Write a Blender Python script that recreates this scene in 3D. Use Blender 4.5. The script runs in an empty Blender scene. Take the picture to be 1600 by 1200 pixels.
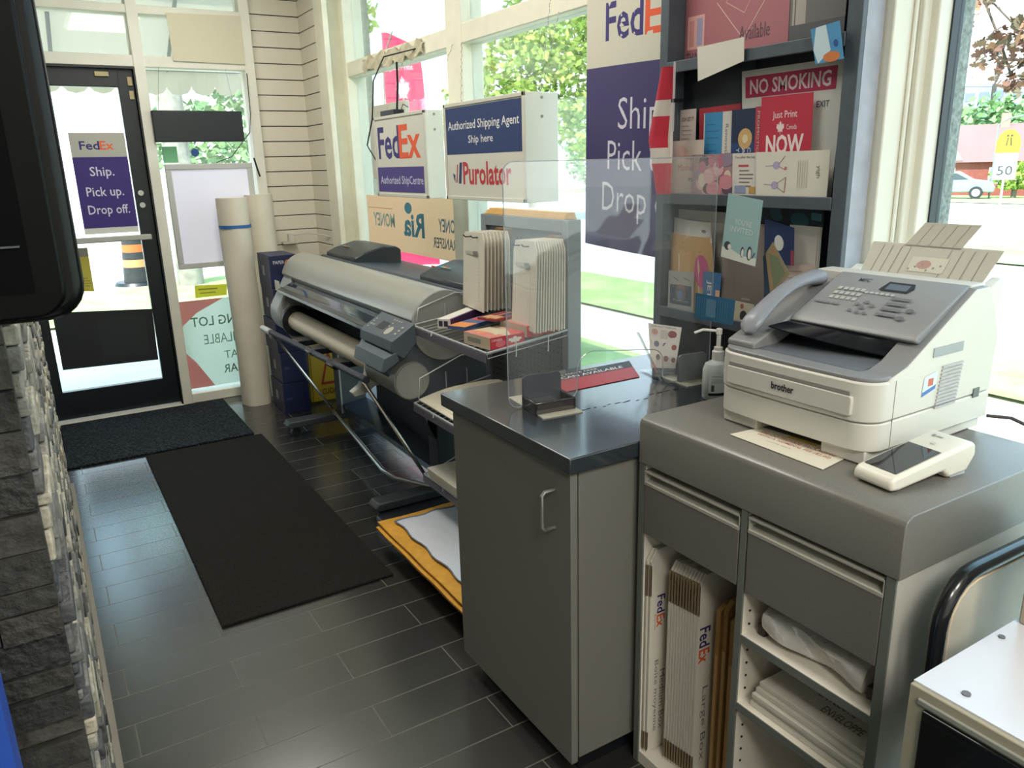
import bpy, bmesh, math, random
from mathutils import Vector, Matrix
random.seed(7)
SC = bpy.context.scene
COL = SC.collection
# ------------------------------------------------------------------ materials
def lin(h):
    h = h.lstrip('#')
    c = [int(h[i:i+2], 16)/255 for i in (0, 2, 4)]
    return [(v/12.92 if v <= .04045 else ((v+.055)/1.055)**2.4) for v in c]
_M = {}
def mat(h, rough=.5, metal=0., noise=0., nscale=40., bump=0., emit=0., spec=None, coat=0., name=None):
    key = (h, rough, metal, noise, nscale, bump, emit, spec, coat)
    if key in _M: return _M[key]
    m = bpy.data.materials.new(name or 'surface_%d' % len(_M)); m.use_nodes = True
    nt = m.node_tree; p = nt.nodes['Principled BSDF']
    c = lin(h)
    p.inputs['Base Color'].default_value = (*c, 1)
    p.inputs['Roughness'].default_value = rough
    p.inputs['Metallic'].default_value = metal
    if spec is not None: p.inputs['Specular IOR Level'].default_value = spec
    if coat: p.inputs['Coat Weight'].default_value = coat
    if emit:
        p.inputs['Emission Color'].default_value = (*c, 1); p.inputs['Emission Strength'].default_value = emit
    if noise or bump:
        g = nt.nodes.new('ShaderNodeNewGeometry'); n = nt.nodes.new('ShaderNodeTexNoise')
        n.inputs['Scale'].default_value = nscale; n.inputs['Detail'].default_value = 4
        nt.links.new(g.outputs['Position'], n.inputs['Vector'])
        if noise:
            r = nt.nodes.new('ShaderNodeMapRange')
            r.inputs['From Min'].default_value = .3; r.inputs['From Max'].default_value = .7
            r.inputs['To Min'].default_value = 1-noise; r.inputs['To Max'].default_value = 1+noise
            mx = nt.nodes.new('ShaderNodeVectorMath'); mx.operation = 'SCALE'
            mx.inputs[0].default_value = c
            nt.links.new(n.outputs['Fac'], r.inputs['Value']); nt.links.new(r.outputs['Result'], mx.inputs['Scale'])
            nt.links.new(mx.outputs[0], p.inputs['Base Color'])
        if bump:
            b = nt.nodes.new('ShaderNodeBump'); b.inputs['Strength'].default_value = bump; b.inputs['Distance'].default_value = .01
            nt.links.new(n.outputs['Fac'], b.inputs['Height']); nt.links.new(b.outputs[0], p.inputs['Normal'])
    _M[key] = m
    return m
def glass(h='#ffffff', gloss=.06, alpha=0., name='clear_pane', rough=.02):
    key = ('g', h, gloss, alpha, rough)
    if key in _M: return _M[key]
    m = bpy.data.materials.new(name); m.use_nodes = True; nt = m.node_tree; nt.nodes.clear()
    o = nt.nodes.new('ShaderNodeOutputMaterial'); t = nt.nodes.new('ShaderNodeBsdfTransparent'); g = nt.nodes.new('ShaderNodeBsdfGlossy')
    d = nt.nodes.new('ShaderNodeBsdfDiffuse'); m1 = nt.nodes.new('ShaderNodeMixShader'); m2 = nt.nodes.new('ShaderNodeMixShader')
    t.inputs[0].default_value = (*[min(1, .6+.4*v) for v in lin(h)], 1) if alpha == 0 else (1, 1, 1, 1)
    d.inputs[0].default_value = (*lin(h), 1); g.inputs['Roughness'].default_value = rough
    fr = nt.nodes.new('ShaderNodeLayerWeight'); fr.inputs[0].default_value = .25
    mu = nt.nodes.new('ShaderNodeMath'); mu.operation = 'MULTIPLY_ADD'; mu.inputs[1].default_value = .5; mu.inputs[2].default_value = gloss*.5
    nt.links.new(fr.outputs['Fresnel'], mu.inputs[0])
    m1.inputs[0].default_value = alpha
    nt.links.new(t.outputs[0], m1.inputs[1]); nt.links.new(d.outputs[0], m1.inputs[2])
    nt.links.new(mu.outputs[0], m2.inputs[0]); nt.links.new(m1.outputs[0], m2.inputs[1]); nt.links.new(g.outputs[0], m2.inputs[2])
    nt.links.new(m2.outputs[0], o.inputs[0])
    _M[key] = m
    return m
def translucent(h, trans=.45, name='backlit_film'):
    key = ('t', h, trans)
    if key in _M: return _M[key]
    m = bpy.data.materials.new(name); m.use_nodes = True; nt = m.node_tree; nt.nodes.clear()
    o = nt.nodes.new('ShaderNodeOutputMaterial'); t = nt.nodes.new('ShaderNodeBsdfTranslucent'); d = nt.nodes.new('ShaderNodeBsdfDiffuse')
    t.inputs[0].default_value = (*lin(h), 1); d.inputs[0].default_value = (*lin(h), 1)
    x = nt.nodes.new('ShaderNodeMixShader'); x.inputs[0].default_value = trans
    nt.links.new(d.outputs[0], x.inputs[1]); nt.links.new(t.outputs[0], x.inputs[2]); nt.links.new(x.outputs[0], o.inputs[0])
    _M[key] = m
    return m
def P(h, rough=.55): return mat(h, rough)
# ------------------------------------------------------------------ things
W = {}
def tag(o, label=None, cat=None, group=None, kind=None):
    if label: o['label'] = label
    if cat: o['category'] = cat
    if group: o['group'] = group
    if kind: o['kind'] = kind
    return o
def thing(name, label, cat, loc=(0, 0, 0), rz=0., group=None, local=False):
    o = bpy.data.objects.new(name, None); o.empty_display_size = .05; COL.objects.link(o)
    o.location = loc; o.rotation_euler = (0, 0, rz)
    tag(o, label, cat, group)
    W[o.name] = Vector((0, 0, 0)) if (local or rz) else Vector(loc)
    return o
_TXT = {}
def text_mesh(s, bold=0.):
    k = (s, bold)
    if k not in _TXT:
        c = bpy.data.curves.new('lettering', 'FONT'); c.body = s; c.size = 1; c.offset = bold; c.resolution_u = 2
        c.align_x = 'LEFT'
        o = bpy.data.objects.new('lettering', c); COL.objects.link(o)
        bpy.context.view_layer.update()
        me = bpy.data.meshes.new_from_object(o.evaluated_get(bpy.context.evaluated_depsgraph_get()))
        vs = [v.co.copy() for v in me.vertices]; fs = [tuple(p.vertices) for p in me.polygons]
        bpy.data.objects.remove(o); bpy.data.curves.remove(c); bpy.data.meshes.remove(me)
        x0 = min(v.x for v in vs); x1 = max(v.x for v in vs); y0 = min(v.y for v in vs); y1 = max(v.y for v in vs)
        vs = [((v.x-x0)/(x1-x0), (v.y-y0)/(y1-y0)) for v in vs]
        _TXT[k] = (vs, fs)
    return _TXT[k]
class B:
    def __init__(s): s.v = []; s.f = []; s.m = []; s.mats = []
    def mi(s, m):
        if m is None: return 0
        if m not in s.mats: s.mats.append(m)
        return s.mats.index(m)
    def add(s, vs, fs, m=None):
        k = len(s.v); s.v += [Vector(v) for v in vs]
        i = s.mi(m)
        for f in fs: s.f.append(tuple(k+a for a in f)); s.m.append(i)
        return s
    def box(s, x0, x1, y0, y1, z0, z1, m=None):
        vs = [(x, y, z) for z in (z0, z1) for y in (y0, y1) for x in (x0, x1)]
        return s.add(vs, [(0, 2, 3, 1), (4, 5, 7, 6), (0, 1, 5, 4), (2, 6, 7, 3), (0, 4, 6, 2), (1, 3, 7, 5)], m)
    def prism(s, poly, axis, a0, a1, m=None):
        def mk(p, a): return {'x': (a, p[0], p[1]), 'y': (p[0], a, p[1]), 'z': (p[0], p[1], a)}[axis]
        n = len(poly); vs = [mk(p, a0) for p in poly]+[mk(p, a1) for p in poly]
        fs = [tuple(range(n)), tuple(range(2*n-1, n-1, -1))]+[(i, n+i, n+(i+1) % n, (i+1) % n) for i in range(n)]
        return s.add(vs, fs, m)
    def frame(s, a, b):
        d = (b-a).normalized(); u = d.cross(Vector((0, 0, 1)))
        if u.length < 1e-3: u = d.cross(Vector((1, 0, 0)))
        u.normalize(); return u, u.cross(d)
    def cyl(s, a, b, r, r2=None, n=20, m=None, caps=True):
        a = Vector(a); b = Vector(b); u, w = s.frame(a, b); r2 = r if r2 is None else r2
        vs = [a+u*(r*math.cos(t))+w*(r*math.sin(t)) for t in [2*math.pi*i/n for i in range(n)]]
        vs += [b+u*(r2*math.cos(t))+w*(r2*math.sin(t)) for t in [2*math.pi*i/n for i in range(n)]]
        fs = [(i, (i+1) % n, n+(i+1) % n, n+i) for i in range(n)]
        if caps: fs += [tuple(range(n-1, -1, -1)), tuple(range(n, 2*n))]
        return s.add(vs, fs, m)
    def tube(s, pts, r, n=8, m=None):
        pts = [Vector(p) for p in pts]; vs = []; N = len(pts)
        up = None
        for i, p in enumerate(pts):
            t = (pts[min(i+1, N-1)]-pts[max(i-1, 0)]).normalized()
            if up is None:
                u = t.cross(Vector((0, 0, 1)))
                if u.length < .05: u = t.cross(Vector((1, 0, 0)))
            else: u = up-t*up.dot(t)
            u.normalize(); up = u; w = t.cross(u)
            vs += [p+u*(r*math.cos(2*math.pi*k/n))+w*(r*math.sin(2*math.pi*k/n)) for k in range(n)]
        fs = [(i*n+k, i*n+(k+1) % n, (i+1)*n+(k+1) % n, (i+1)*n+k) for i in range(N-1) for k in range(n)]
        fs += [tuple(range(n-1, -1, -1)), tuple((N-1)*n+k for k in range(n))]
        return s.add(vs, fs, m)
    def lathe(s, prof, c, n=24, m=None, sx=1., sy=1.):
        vs = []; c = Vector(c)
        for r, z in prof: vs += [c+Vector((sx*r*math.cos(2*math.pi*k/n), sy*r*math.sin(2*math.pi*k/n), z)) for k in range(n)]
        N = len(prof)
        fs = [(i*n+k, i*n+(k+1) % n, (i+1)*n+(k+1) % n, (i+1)*n+k) for i in range(N-1) for k in range(n)]
        fs += [tuple(range(n-1, -1, -1)), tuple((N-1)*n+k for k in range(n))]
        return s.add(vs, fs, m)
    def grid(s, fn, nu, nv, m=None, closed=False):
        vs = [fn(i/nu, j/nv) for j in range(nv+1) for i in range(nu+1)]
        fs = [(j*(nu+1)+i, j*(nu+1)+i+1, (j+1)*(nu+1)+i+1, (j+1)*(nu+1)+i) for j in range(nv) for i in range(nu)]
        return s.add(vs, fs, m)
    def ball(s, c, r, sz=1., n=10, m=None):
        c = Vector(c); prof = [(max(.001, r*math.sin(math.pi*i/n)), -r*sz*math.cos(math.pi*i/n)) for i in range(n+1)]
        return s.lathe(prof, c, 2*n, m)
    def put(s, fn, elems, d0=.0004):
        """flat print: elements given in 0..1 sheet coordinates, fn(u,v,offset) -> point"""
        k = 0
        for e in elems:
            k += 1; off = d0*(1+k*.07); t = e[0]; m = mat(e[-1], .6)
            if t == 'r':
                x, y, w, h = e[1:5]; K = 8 if w > .5 else 1
                for q in range(K):
                    xa = x+w*q/K; xb = x+w*(q+1)/K; s.add([fn(a, b, off) for a, b in ((xa, y), (xb, y), (xb, y+h), (xa, y+h))], [(0, 1, 2, 3)], m)
            elif t == 'p':
                s.add([fn(a, b, off) for a, b in e[1]], [tuple(range(len(e[1])))], m)
            elif t == 'c':
                x, y, rx, ry = e[1:5]
                s.add([fn(x+rx*math.cos(a*math.pi/8), y+ry*math.sin(a*math.pi/8), off) for a in range(16)], [tuple(range(16))], m)
            elif t == 'l':
                x0, y0, x1, y1, w = e[1:6]; dx, dy = x1-x0, y1-y0; L = math.hypot(dx, dy) or 1; nx, ny = -dy/L*w/2, dx/L*w/2
                s.add([fn(a, b, off) for a, b in ((x0+nx, y0+ny), (x0-nx, y0-ny), (x1-nx, y1-ny), (x1+nx, y1+ny))], [(0, 1, 2, 3)], m)
            elif t in ('t', 'tv', 'tm'):   # text, vertical text reading down, mirrored text
                st, x, y, w, h, bold = e[1:7]
                vs, fs = text_mesh(st, bold)
                if t == 't': pv = [fn(x+a*w, y+b*h, off) for a, b in vs]
                elif t == 'tm': pv = [fn(x+(1-a)*w, y+b*h, off) for a, b in vs]
                else: pv = [fn(x+b*w, y+(1-a)*h, off) for a, b in vs]
                s.add(pv, fs, m)
        return s
    def build(s, name, m, parent=None, bevel=0., seg=2, smooth=True, kind=None, label=None, sub=0, cat=None, group=None):
        me = bpy.data.meshes.new(name); org = Vector((0, 0, 0))
        if parent is not None: org = W.get(parent.name, org)
        elif s.v and kind != 'structure':
            xs = [v.x for v in s.v]; ys = [v.y for v in s.v]; zs = [v.z for v in s.v]
            org = Vector(((min(xs)+max(xs))/2, (min(ys)+max(ys))/2, min(zs)))
        me.from_pydata([v-org for v in s.v], [], s.f)
        if m is None: m = s.mats[0]; extra = s.mats; 
        else: extra = [m]+[x for x in s.mats if x is not m] if s.mats else [m]
        # remap: faces added with m=None use slot 0
        for x in extra: me.materials.append(x)
        if s.mats:
            mp = {i: extra.index(x) for i, x in enumerate(s.mats)}
            s.m = [mp.get(i, 0) if s.used[k] else 0 for k, i in enumerate(s.m)] if hasattr(s, 'used') else [mp.get(i, 0) for i in s.m]
        me.polygons.foreach_set('material_index', s.m)
        me.update()
        bm = bmesh.new(); bm.from_mesh(me)
        if not getattr(s, 'flat', False): bmesh.ops.recalc_face_normals(bm, faces=bm.faces)
        bm.to_mesh(me); bm.free()
        if smooth:
            me.shade_smooth(); me.set_sharp_from_angle(angle=.7)
        o = bpy.data.objects.new(name, me); COL.objects.link(o)
        if parent is not None: o.parent = parent
        else: o.location = org
        W[o.name] = org
        if bevel:
            b = o.modifiers.new('edge_bevel', 'BEVEL'); b.width = bevel; b.segments = seg; b.limit_method = 'ANGLE'; b.harden_normals = False
        if sub:
            b = o.modifiers.new('soften', 'SUBSURF'); b.levels = sub; b.render_levels = sub
        if kind or label or cat: tag(o, label, cat, group, kind)
        return o
# a two-slot trick: faces added without a material use the build() material
_add = B.add
def add2(s, vs, fs, m=None):
    if not hasattr(s, 'used'): s.used = []
    _add(s, vs, fs, m); s.used += [m is not None]*len(fs); return s
B.add = add2
def struct(name, b, m, **k): return b.build(name, m, None, kind='structure', **k)
def bxs(*a):
    b = B()
    for q in a: b.box(*q)
    return b
def sheet(name, label, cat, quad, color, elems=(), group=None, thick=.0012, rough=.55, parent=None, m=None, curl=0.):
    """paper-like thing from its four corners TL TR BR BL"""
    TL, TR, BR, BL = [Vector(q) for q in quad]
    n = ((TR-TL).cross(TL-BL)).normalized()
    def fn(u, v, off=0.): return (BL*(1-u)+BR*u)*(1-v)+(TL*(1-u)+TR*u)*v + n*(off+curl*math.sin(math.pi*u))
    b = B()
    N = 8 if curl else 1
    vs = []
    for i in range(N+1):
        u = i/N; vs += [fn(u, 0), fn(u, 1), fn(u, 0, -thick), fn(u, 1, -thick)]
    fs = []
    for i in range(N):
        a = 4*i; c = a+4
        fs += [(a, c, c+1, a+1), (a+2, a+3, c+3, c+2), (a, a+2, c+2, c), (a+1, c+1, c+3, a+3)]
    fs += [(0, 1, 3, 2), (4*N, 4*N+2, 4*N+3, 4*N+1)]
    b.add(vs, fs); b.put(fn, elems); b.flat = True
    if parent is not None: return b.build(name, m or mat(color, rough), parent, smooth=False)
    return b.build(name, m or mat(color, rough), None, smooth=False, label=label, cat=cat, group=group)
def lines(x, y, w, n, dy, col, h=.012, seed=1):
    r = random.Random(seed)
    return [('r', x, y-i*dy, w*r.uniform(.6, 1), h, col) for i in range(n)]
# ------------------------------------------------------------------ camera
cam = bpy.data.cameras.new('camera'); co = bpy.data.objects.new('camera', cam); COL.objects.link(co)
cam.sensor_width = 36; cam.lens = 27.249; cam.clip_start = .02; cam.clip_end = 400
co.matrix_world = Matrix(((.852306, .16306, -.496976, 0), (-.522461, .220624, -.823626, 0), (-.024655, .961632, .273232, 1.54), (0, 0, 0, 1)))
SC.camera = co
# ------------------------------------------------------------------ special materials
def tile_mat():
    m = bpy.data.materials.new('floor_tile'); m.use_nodes = True; nt = m.node_tree; p = nt.nodes['Principled BSDF']; L = nt.links.new
    g = nt.nodes.new('ShaderNodeNewGeometry'); mp = nt.nodes.new('ShaderNodeMapping'); mp.inputs['Location'].default_value = (61-.329, 30.5-1.905+.1525, 0)
    br = nt.nodes.new('ShaderNodeTexBrick'); br.inputs['Scale'].default_value = 1; br.inputs['Brick Width'].default_value = .61; br.inputs['Row Height'].default_value = .1525
    br.inputs['Mortar Size'].default_value = .0022; br.inputs['Mortar Smooth'].default_value = .1
    br.inputs['Color1'].default_value = (*lin('#302f2d'), 1); br.inputs['Color2'].default_value = (*lin('#2a2928'), 1); br.inputs['Mortar'].default_value = (*lin('#5a554c'), 1)
    L(g.outputs['Position'], mp.inputs[0]); L(mp.outputs[0], br.inputs['Vector'])
    n = nt.nodes.new('ShaderNodeTexNoise'); n.inputs['Scale'].default_value = 6; n.inputs['Detail'].default_value = 8
    sc = nt.nodes.new('ShaderNodeVectorMath'); sc.operation = 'MULTIPLY'; sc.inputs[1].default_value = (1, 5, 1); L(g.outputs['Position'], sc.inputs[0]); L(sc.outputs[0], n.inputs['Vector'])
    mr = nt.nodes.new('ShaderNodeMapRange'); mr.inputs['To Min'].default_value = .82; mr.inputs['To Max'].default_value = 1.18; L(n.outputs['Fac'], mr.inputs['Value'])
    v = nt.nodes.new('ShaderNodeVectorMath'); v.operation = 'SCALE'; L(br.outputs['Color'], v.inputs[0]); L(mr.outputs[0], v.inputs['Scale']); L(v.outputs[0], p.inputs['Base Color'])
    r2 = nt.nodes.new('ShaderNodeMapRange'); r2.inputs['To Min'].default_value = .25; r2.inputs['To Max'].default_value = .85; L(br.outputs['Fac'], r2.inputs['Value']); L(r2.outputs[0], p.inputs['Roughness'])
    b = nt.nodes.new('ShaderNodeBump'); b.inputs['Strength'].default_value = .3; b.inputs['Distance'].default_value = .003; b.invert = True
    L(br.outputs['Fac'], b.inputs['Height']); L(b.outputs[0], p.inputs['Normal'])
    p.inputs['Specular IOR Level'].default_value = .9; p.inputs['Coat Weight'].default_value = .45; p.inputs['Coat IOR'].default_value = 1.6; p.inputs['Coat Roughness'].default_value = .2
    return m
def mat_fabric(a, b, scale, name):
    m = bpy.data.materials.new(name); m.use_nodes = True; nt = m.node_tree; p = nt.nodes['Principled BSDF']; L = nt.links.new
    g = nt.nodes.new('ShaderNodeNewGeometry'); v = nt.nodes.new('ShaderNodeTexVoronoi'); v.inputs['Scale'].default_value = scale
    cr = nt.nodes.new('ShaderNodeValToRGB'); cr.color_ramp.elements[0].color = (*lin(b), 1); cr.color_ramp.elements[1].color = (*lin(a), 1); cr.color_ramp.elements[1].position = .6
    L(g.outputs['Position'], v.inputs['Vector']); L(v.outputs['Distance'], cr.inputs[0]); L(cr.outputs[0], p.inputs['Base Color'])
    bu = nt.nodes.new('ShaderNodeBump'); bu.inputs['Distance'].default_value = .006; bu.invert = True; L(v.outputs['Distance'], bu.inputs['Height']); L(bu.outputs[0], p.inputs['Normal'])
    p.inputs['Roughness'].default_value = .95; p.inputs['Specular IOR Level'].default_value = .2
    return m
M_tile = tile_mat()
M_mat = mat_fabric('#1e1c19', '#3f3b35', 260, 'ribbed_mat'); M_mat2 = mat_fabric('#171b1f', '#434a52', 75, 'nub_mat')
M_frame = mat('#e2dfd0', .5, noise=.04, nscale=8)
M_slat = mat('#dcd6c6', .5)
M_dark = mat('#10181c', .35)
M_wall = mat('#cfcabb', .8)
M_glass = glass('#f4fbfa', .05, name='window_glass')
M_hazy = glass('#dfeef0', .05, alpha=.10, name='hazy_glass')
M_counter = mat('#2b333b', .2, noise=.12, nscale=30, spec=1.)
M_counter.node_tree.nodes['Principled BSDF'].inputs['Coat Weight'].default_value = .5
M_counter.node_tree.nodes['Principled BSDF'].inputs['Coat IOR'].default_value = 1.65
M_counter.node_tree.nodes['Principled BSDF'].inputs['Coat Roughness'].default_value = .1
M_cab = mat('#75736c', .5, spec=.4)
M_unit = mat('#726f69', .34, noise=.13, nscale=420, spec=.8)
M_unitd = mat('#6f6c66', .5, noise=.13, nscale=420)
M_edge = mat('#6b7069', .5)
M_inwhite = mat('#e4ddd0', .6)
M_bodyl = mat('#9a9a94', .38)
M_bodyd = mat('#5a626a', .42)
M_black = mat('#101318', .4)
M_bgloss = mat('#040506', .3, spec=.1)
M_chrome = mat('#b8b8b4', .25, metal=.9)
M_white = mat('#e6e3da', .45)
M_card = mat('#e2ddce', .65)
M_kraft = mat('#a27a48', .75, noise=.1, nscale=60)
# ------------------------------------------------------------------ room shell
struct('floor', bxs((-2.6, 2.05, -2.6, 5.75, -.12, 0)), M_tile, smooth=False)
struct('ceiling', bxs((-2.8, 2.3, -2.8, 5.9, 2.95, 3.08)), mat('#d8d5cb', .8), smooth=False)
struct('wall_rear', bxs((-2.8, 2.3, -2.8, -2.6, -.15, 2.95)), mat('#ebe7dc', .8))
struct('wall_left', bxs((-2.8, -2.6, -2.8, 1.15, -.15, 2.95), (-.35, -.07, 4.35, 5.5, -.15, 2.95)), mat('#7d7a76', .8))
# storefront wall round the door
b = B()
for q in ((-.35, -.09, 5.5, 5.75, -.15, 2.95), (.70, .765, 5.535, 5.685, 0, 2.95), (1.365, 1.43, 5.535, 5.685, 0, 2.95), (-.09, 1.42, 5.54, 5.68, 2.168, 2.235), (-.09, 1.42, 5.54, 5.68, 2.47, 2.52), (-.09, 1.42, 5.54, 5.68, 2.87, 2.945), (.76, 1.37, 5.54, 5.68, 0, .065), (-.09, .70, 5.50, 5.72, -.02, .012)):
    b.box(*q)
struct('wall_back', b, M_frame, bevel=.004)
# slat wall corner
b = B(); z = 0.03
zs = []
while z < 2.93:
    z1 = min(z+.094, 2.95); b.box(1.43, 1.785, 5.615, 5.64, z, z1); b.box(1.77, 1.795, 5.26, 5.63, z, z1); z += .1
struct('wall_back_slats', b, M_slat, bevel=.002)
struct('wall_back_slat_grooves', bxs((1.43, 1.9, 5.632, 5.75, 0, 2.95), (1.785, 1.93, 5.25, 5.72, 0, 2.95)), mat('#4c463c', .9), smooth=False)
# window wall
b = B()
for q in ((1.765, 1.80, 5.10, 5.27, 0, 2.95), (1.80, 2.02, 5.18, 5.27, 0, 2.95), (1.895, 2.025, 5.10, 5.20, 0, 2.95)): b.box(*q)
struct('column_far', b, mat('#e8e4d0', .5, noise=.05, nscale=9), bevel=.005)
b = B()
for q in ((1.905, 2.015, 1.5, 5.15, 2.10, 2.19), (1.90, 2.02, -2.6, 1.2, 2.55, 2.95), (1.905, 2.015, 1.5, 5.15, 2.87, 2.94),
          (1.90, 2.02, 3.54, 3.70, .12, 2.945), (1.86, 2.04, -2.6, 5.2, -.15, .14)):
    b.box(*q)
struct('wall_right', b, mat('#e8e4d0', .5, noise=.05, nscale=9), bevel=.005)
b = B(); b.box(1.782, 1.97, 1.2, 1.84, 0, 2.95); b.box(1.872, 2.0, 1.185, 1.2, .14, 2.95); b.box(1.90, 1.985, 1.165, 1.19, .14, 2.95); b.box(1.85, 1.862, 1.192, 1.2, 0, 2.95)
struct('column_right', b, mat('#e9e6d8', .5, noise=.03, nscale=7), bevel=.004)
struct('trim_1', bxs((1.950, 1.992, 1.160, 1.164, .14, 2.55)), mat('#1d2a33', .5))
struct('window_1', bxs((1.955, 1.962, 3.70, 5.14, .14, 2.10), (1.955, 1.962, 3.70, 5.14, 2.19, 2.87)), M_glass, smooth=False)
struct('window_2', bxs((1.955, 1.962, 1.86, 3.54, .14, 2.10), (1.955, 1.962, 1.86, 3.54, 2.19, 2.87)), M_glass, smooth=False)
struct('window_3', bxs((1.975, 1.982, -2.6, 1.16, .14, 2.55)), M_glass, smooth=False)
struct('window_4', bxs((.765, 1.365, 5.60, 5.606, .065, 2.165)), M_hazy, smooth=False)
struct('window_5', bxs((-.09, .70, 5.60, 5.606, 2.235, 2.47), (.765, 1.365, 5.60, 5.606, 2.235, 2.47), (-.09, .70, 5.60, 5.606, 2.52, 2.87), (.765, 1.365, 5.60, 5.606, 2.52, 2.87)), M_hazy, smooth=False)
# outer walls and roof
b = B()
struct('roof', bxs((-3.2, 2.12, -3.2, 5.95, 3.08, 3.4)), mat('#b0aca4', .8), smooth=False)
struct('column_outside', bxs((1.99, 2.075, 1.182, 1.55, -.2, 3.08)), mat('#8f938e', .9, noise=.45, nscale=60, bump=.6))
struct('column_outside_far', bxs((2.03, 2.13, 5.25, 5.6, -.2, 3.08)), mat('#9c9a92', .9, noise=.3, nscale=50, bump=.6))
# stone clad wall at the left
r = random.Random(3)
stone_m = [mat(c, .7, noise=.4, nscale=n, bump=1) for c, n in (('#383530', 30), ('#302e2a', 45), ('#433f39', 25), ('#2c2a27', 60), ('#4a453d', 35), ('#37342f', 50))]
stone_s = [mat(c, .6, noise=.28, nscale=40, bump=.9) for c in ('#a39c8b', '#7f7b74', '#615f5c', '#b4aa94', '#4b4b4c', '#8c877c')]
b = B(); z = 0.
while z < 2.9:
    h = r.choice((.035, .045, .055, .06)); x = -.052
    while x > -1.5:      # face towards the camera
        w = r.uniform(.07, .24); d = r.uniform(0, .022)
        b.box(max(-1.5, x-w)+.0012, x-.0012, 1.19-d, 1.24, z+.001, z+h-.001, r.choice(stone_m)); x -= w
    z += h
b.box(-1.5, -.06, 1.215, 1.5, 0, 2.93, mat('#1b1916', .9))
struct('wall_stone_front', b, stone_m[0], bevel=.0035, seg=2)
b = B(); z = 0.
while z < 2.9:
    h = r.choice((.018, .028, .036, .05)); y = 1.21
    while y < 4.3:
        w = r.uniform(.04, .15); d = r.uniform(0, .018)
        b.box(-.08, -.052+d, y+.001, min(4.34, y+w)-.001, z+.001, z+h-.001, r.choice(stone_s)); y += w
    z += h
b.box(-1.5, -.07, 1.25, 4.35, 0, 2.93, mat('#5a554a', .9))
struct('wall_stone_side', b, stone_s[0], bevel=.0035, seg=2)
struct('trim_2', bxs((-.04, -.022, 1.2, 4.34, 0, .02)), mat('#8b8478', .6))
# ------------------------------------------------------------------ door
t = thing('door_1', None, None, (.3, 5.6, 0)); t['kind'] = 'structure'
b = bxs((-.075, .005, 5.57, 5.62, .02, 2.16), (.60, .692, 5.57, 5.62, .02, 2.16), (.0, .61, 5.57, 5.62, 2.05, 2.16), (.0, .61, 5.57, 5.62, .02, .2))
b.build('door_frame', M_dark, t, bevel=.004)
bxs((.0, .61, 5.59, 5.598, .2, 2.05)).build('pane', M_glass, t, smooth=False)
b = B(); b.box(.19, .655, 5.50, 5.53, 1.13, 1.165); b.box(.62, .65, 5.52, 5.58, 1.135, 1.16); b.build('push_bar', mat('#b9b7ae', .4), t, bevel=.006)
b = B(); b.cyl((.635, 5.575, 1.42), (.635, 5.55, 1.42), .017); b.build('lock', M_chrome, t)
b = B(); b.cyl((.635, 5.575, 1.345), (.635, 5.55, 1.345), .017); b.build('lock', M_chrome, t)
bxs((.655, .68, 5.555, 5.575, 2.06, 2.11), (.655, .68, 5.555, 5.575, 1.98, 2.03), (.48, .555, 5.55, 5.575, 2.11, 2.135)).build('hinge', mat('#b6a678', .5), t)
b = bxs((.692, .702, 5.53, 5.66, 0, 2.165), (-.09, .692, 5.53, 5.66, 2.155, 2.166)); struct('door_1_frame', b, M_dark)
tp = sheet('door_poster', 'purple and white parcel service poster taped inside the glass door', 'poster', ((.285, 5.566, 1.785), (.592, 5.566, 1.785), (.592, 5.566, 1.18), (.285, 5.566, 1.18)), '#3a2674',
   [('r', 0, .765, 1, .235, '#b5b2a6'), ('t', 'Fed', .16, .835, .36, .085, .02, '#352a72'), ('t', 'Ex', .525, .835, .25, .085, .02, '#e8642c'),
    ('t', 'Ship.', .27, .55, .44, .12, .008, '#d9d5e2'), ('t', 'Pick up.', .15, .35, .68, .12, .008, '#d9d5e2'), ('t', 'Drop off.', .13, .17, .76, .12, .008, '#d9d5e2'), ('r', 0, 0, 1, .06, '#d9d6cc')])
sheet('door_panel', 'black blank panel covering the lower door glass', 'panel', ((.03, 5.585, .715), (.60, 5.585, .675), (.592, 5.585, .33), (.03, 5.585, .345)), '#1c1f21', [('r', .42, .12, .5, .75, '#25292b')], thick=.004)
sheet('notice', 'small yellow notice on the left of the door glass', 'notice', ((.228, 5.585, 1.10), (.285, 5.585, 1.10), (.282, 5.585, .825), (.225, 5.585, .83)), '#c7b94a', [('r', 0, .8, 1, .2, '#8f8c80')]+lines(.15, .3, .7, 4, .06, '#7a7030'))
sheet('blank_card', 'cream card taped across the transom panes beside the door', 'card', ((.925, 5.53, 2.485), (1.372, 5.53, 2.495), (1.371, 5.53, 2.205), (.932, 5.53, 2.21)), '#cfc8ae', thick=.003)
b = bxs((.757, 1.305, 5.50, 5.535, 1.725, 1.915)); o = b.build('sign_back', mat('#1b1f22', .4), None, bevel=.006, label='black sign hanging back to front high in the window beside the door', cat='sign')
b = B(); b.tube([(.80, 5.51, 1.91), (.82, 5.52, 2.05), (.84, 5.53, 2.17)], .0015)
b.build('hanging_wire', M_chrome, None, label='thin wire holding the left end of the black window sign', cat='wire')
b = B(); b.tube([(1.27, 5.51, 1.91), (1.25, 5.52, 2.05), (1.24, 5.53, 2.17)], .0015)
b.build('hanging_wire', M_chrome, None, label='thin wire holding the right end of the black window sign', cat='wire')
t = thing('light_box', 'slim silver framed light box with blank white face hung in the side window', 'light box', (1.05, 5.48, .93))
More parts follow.
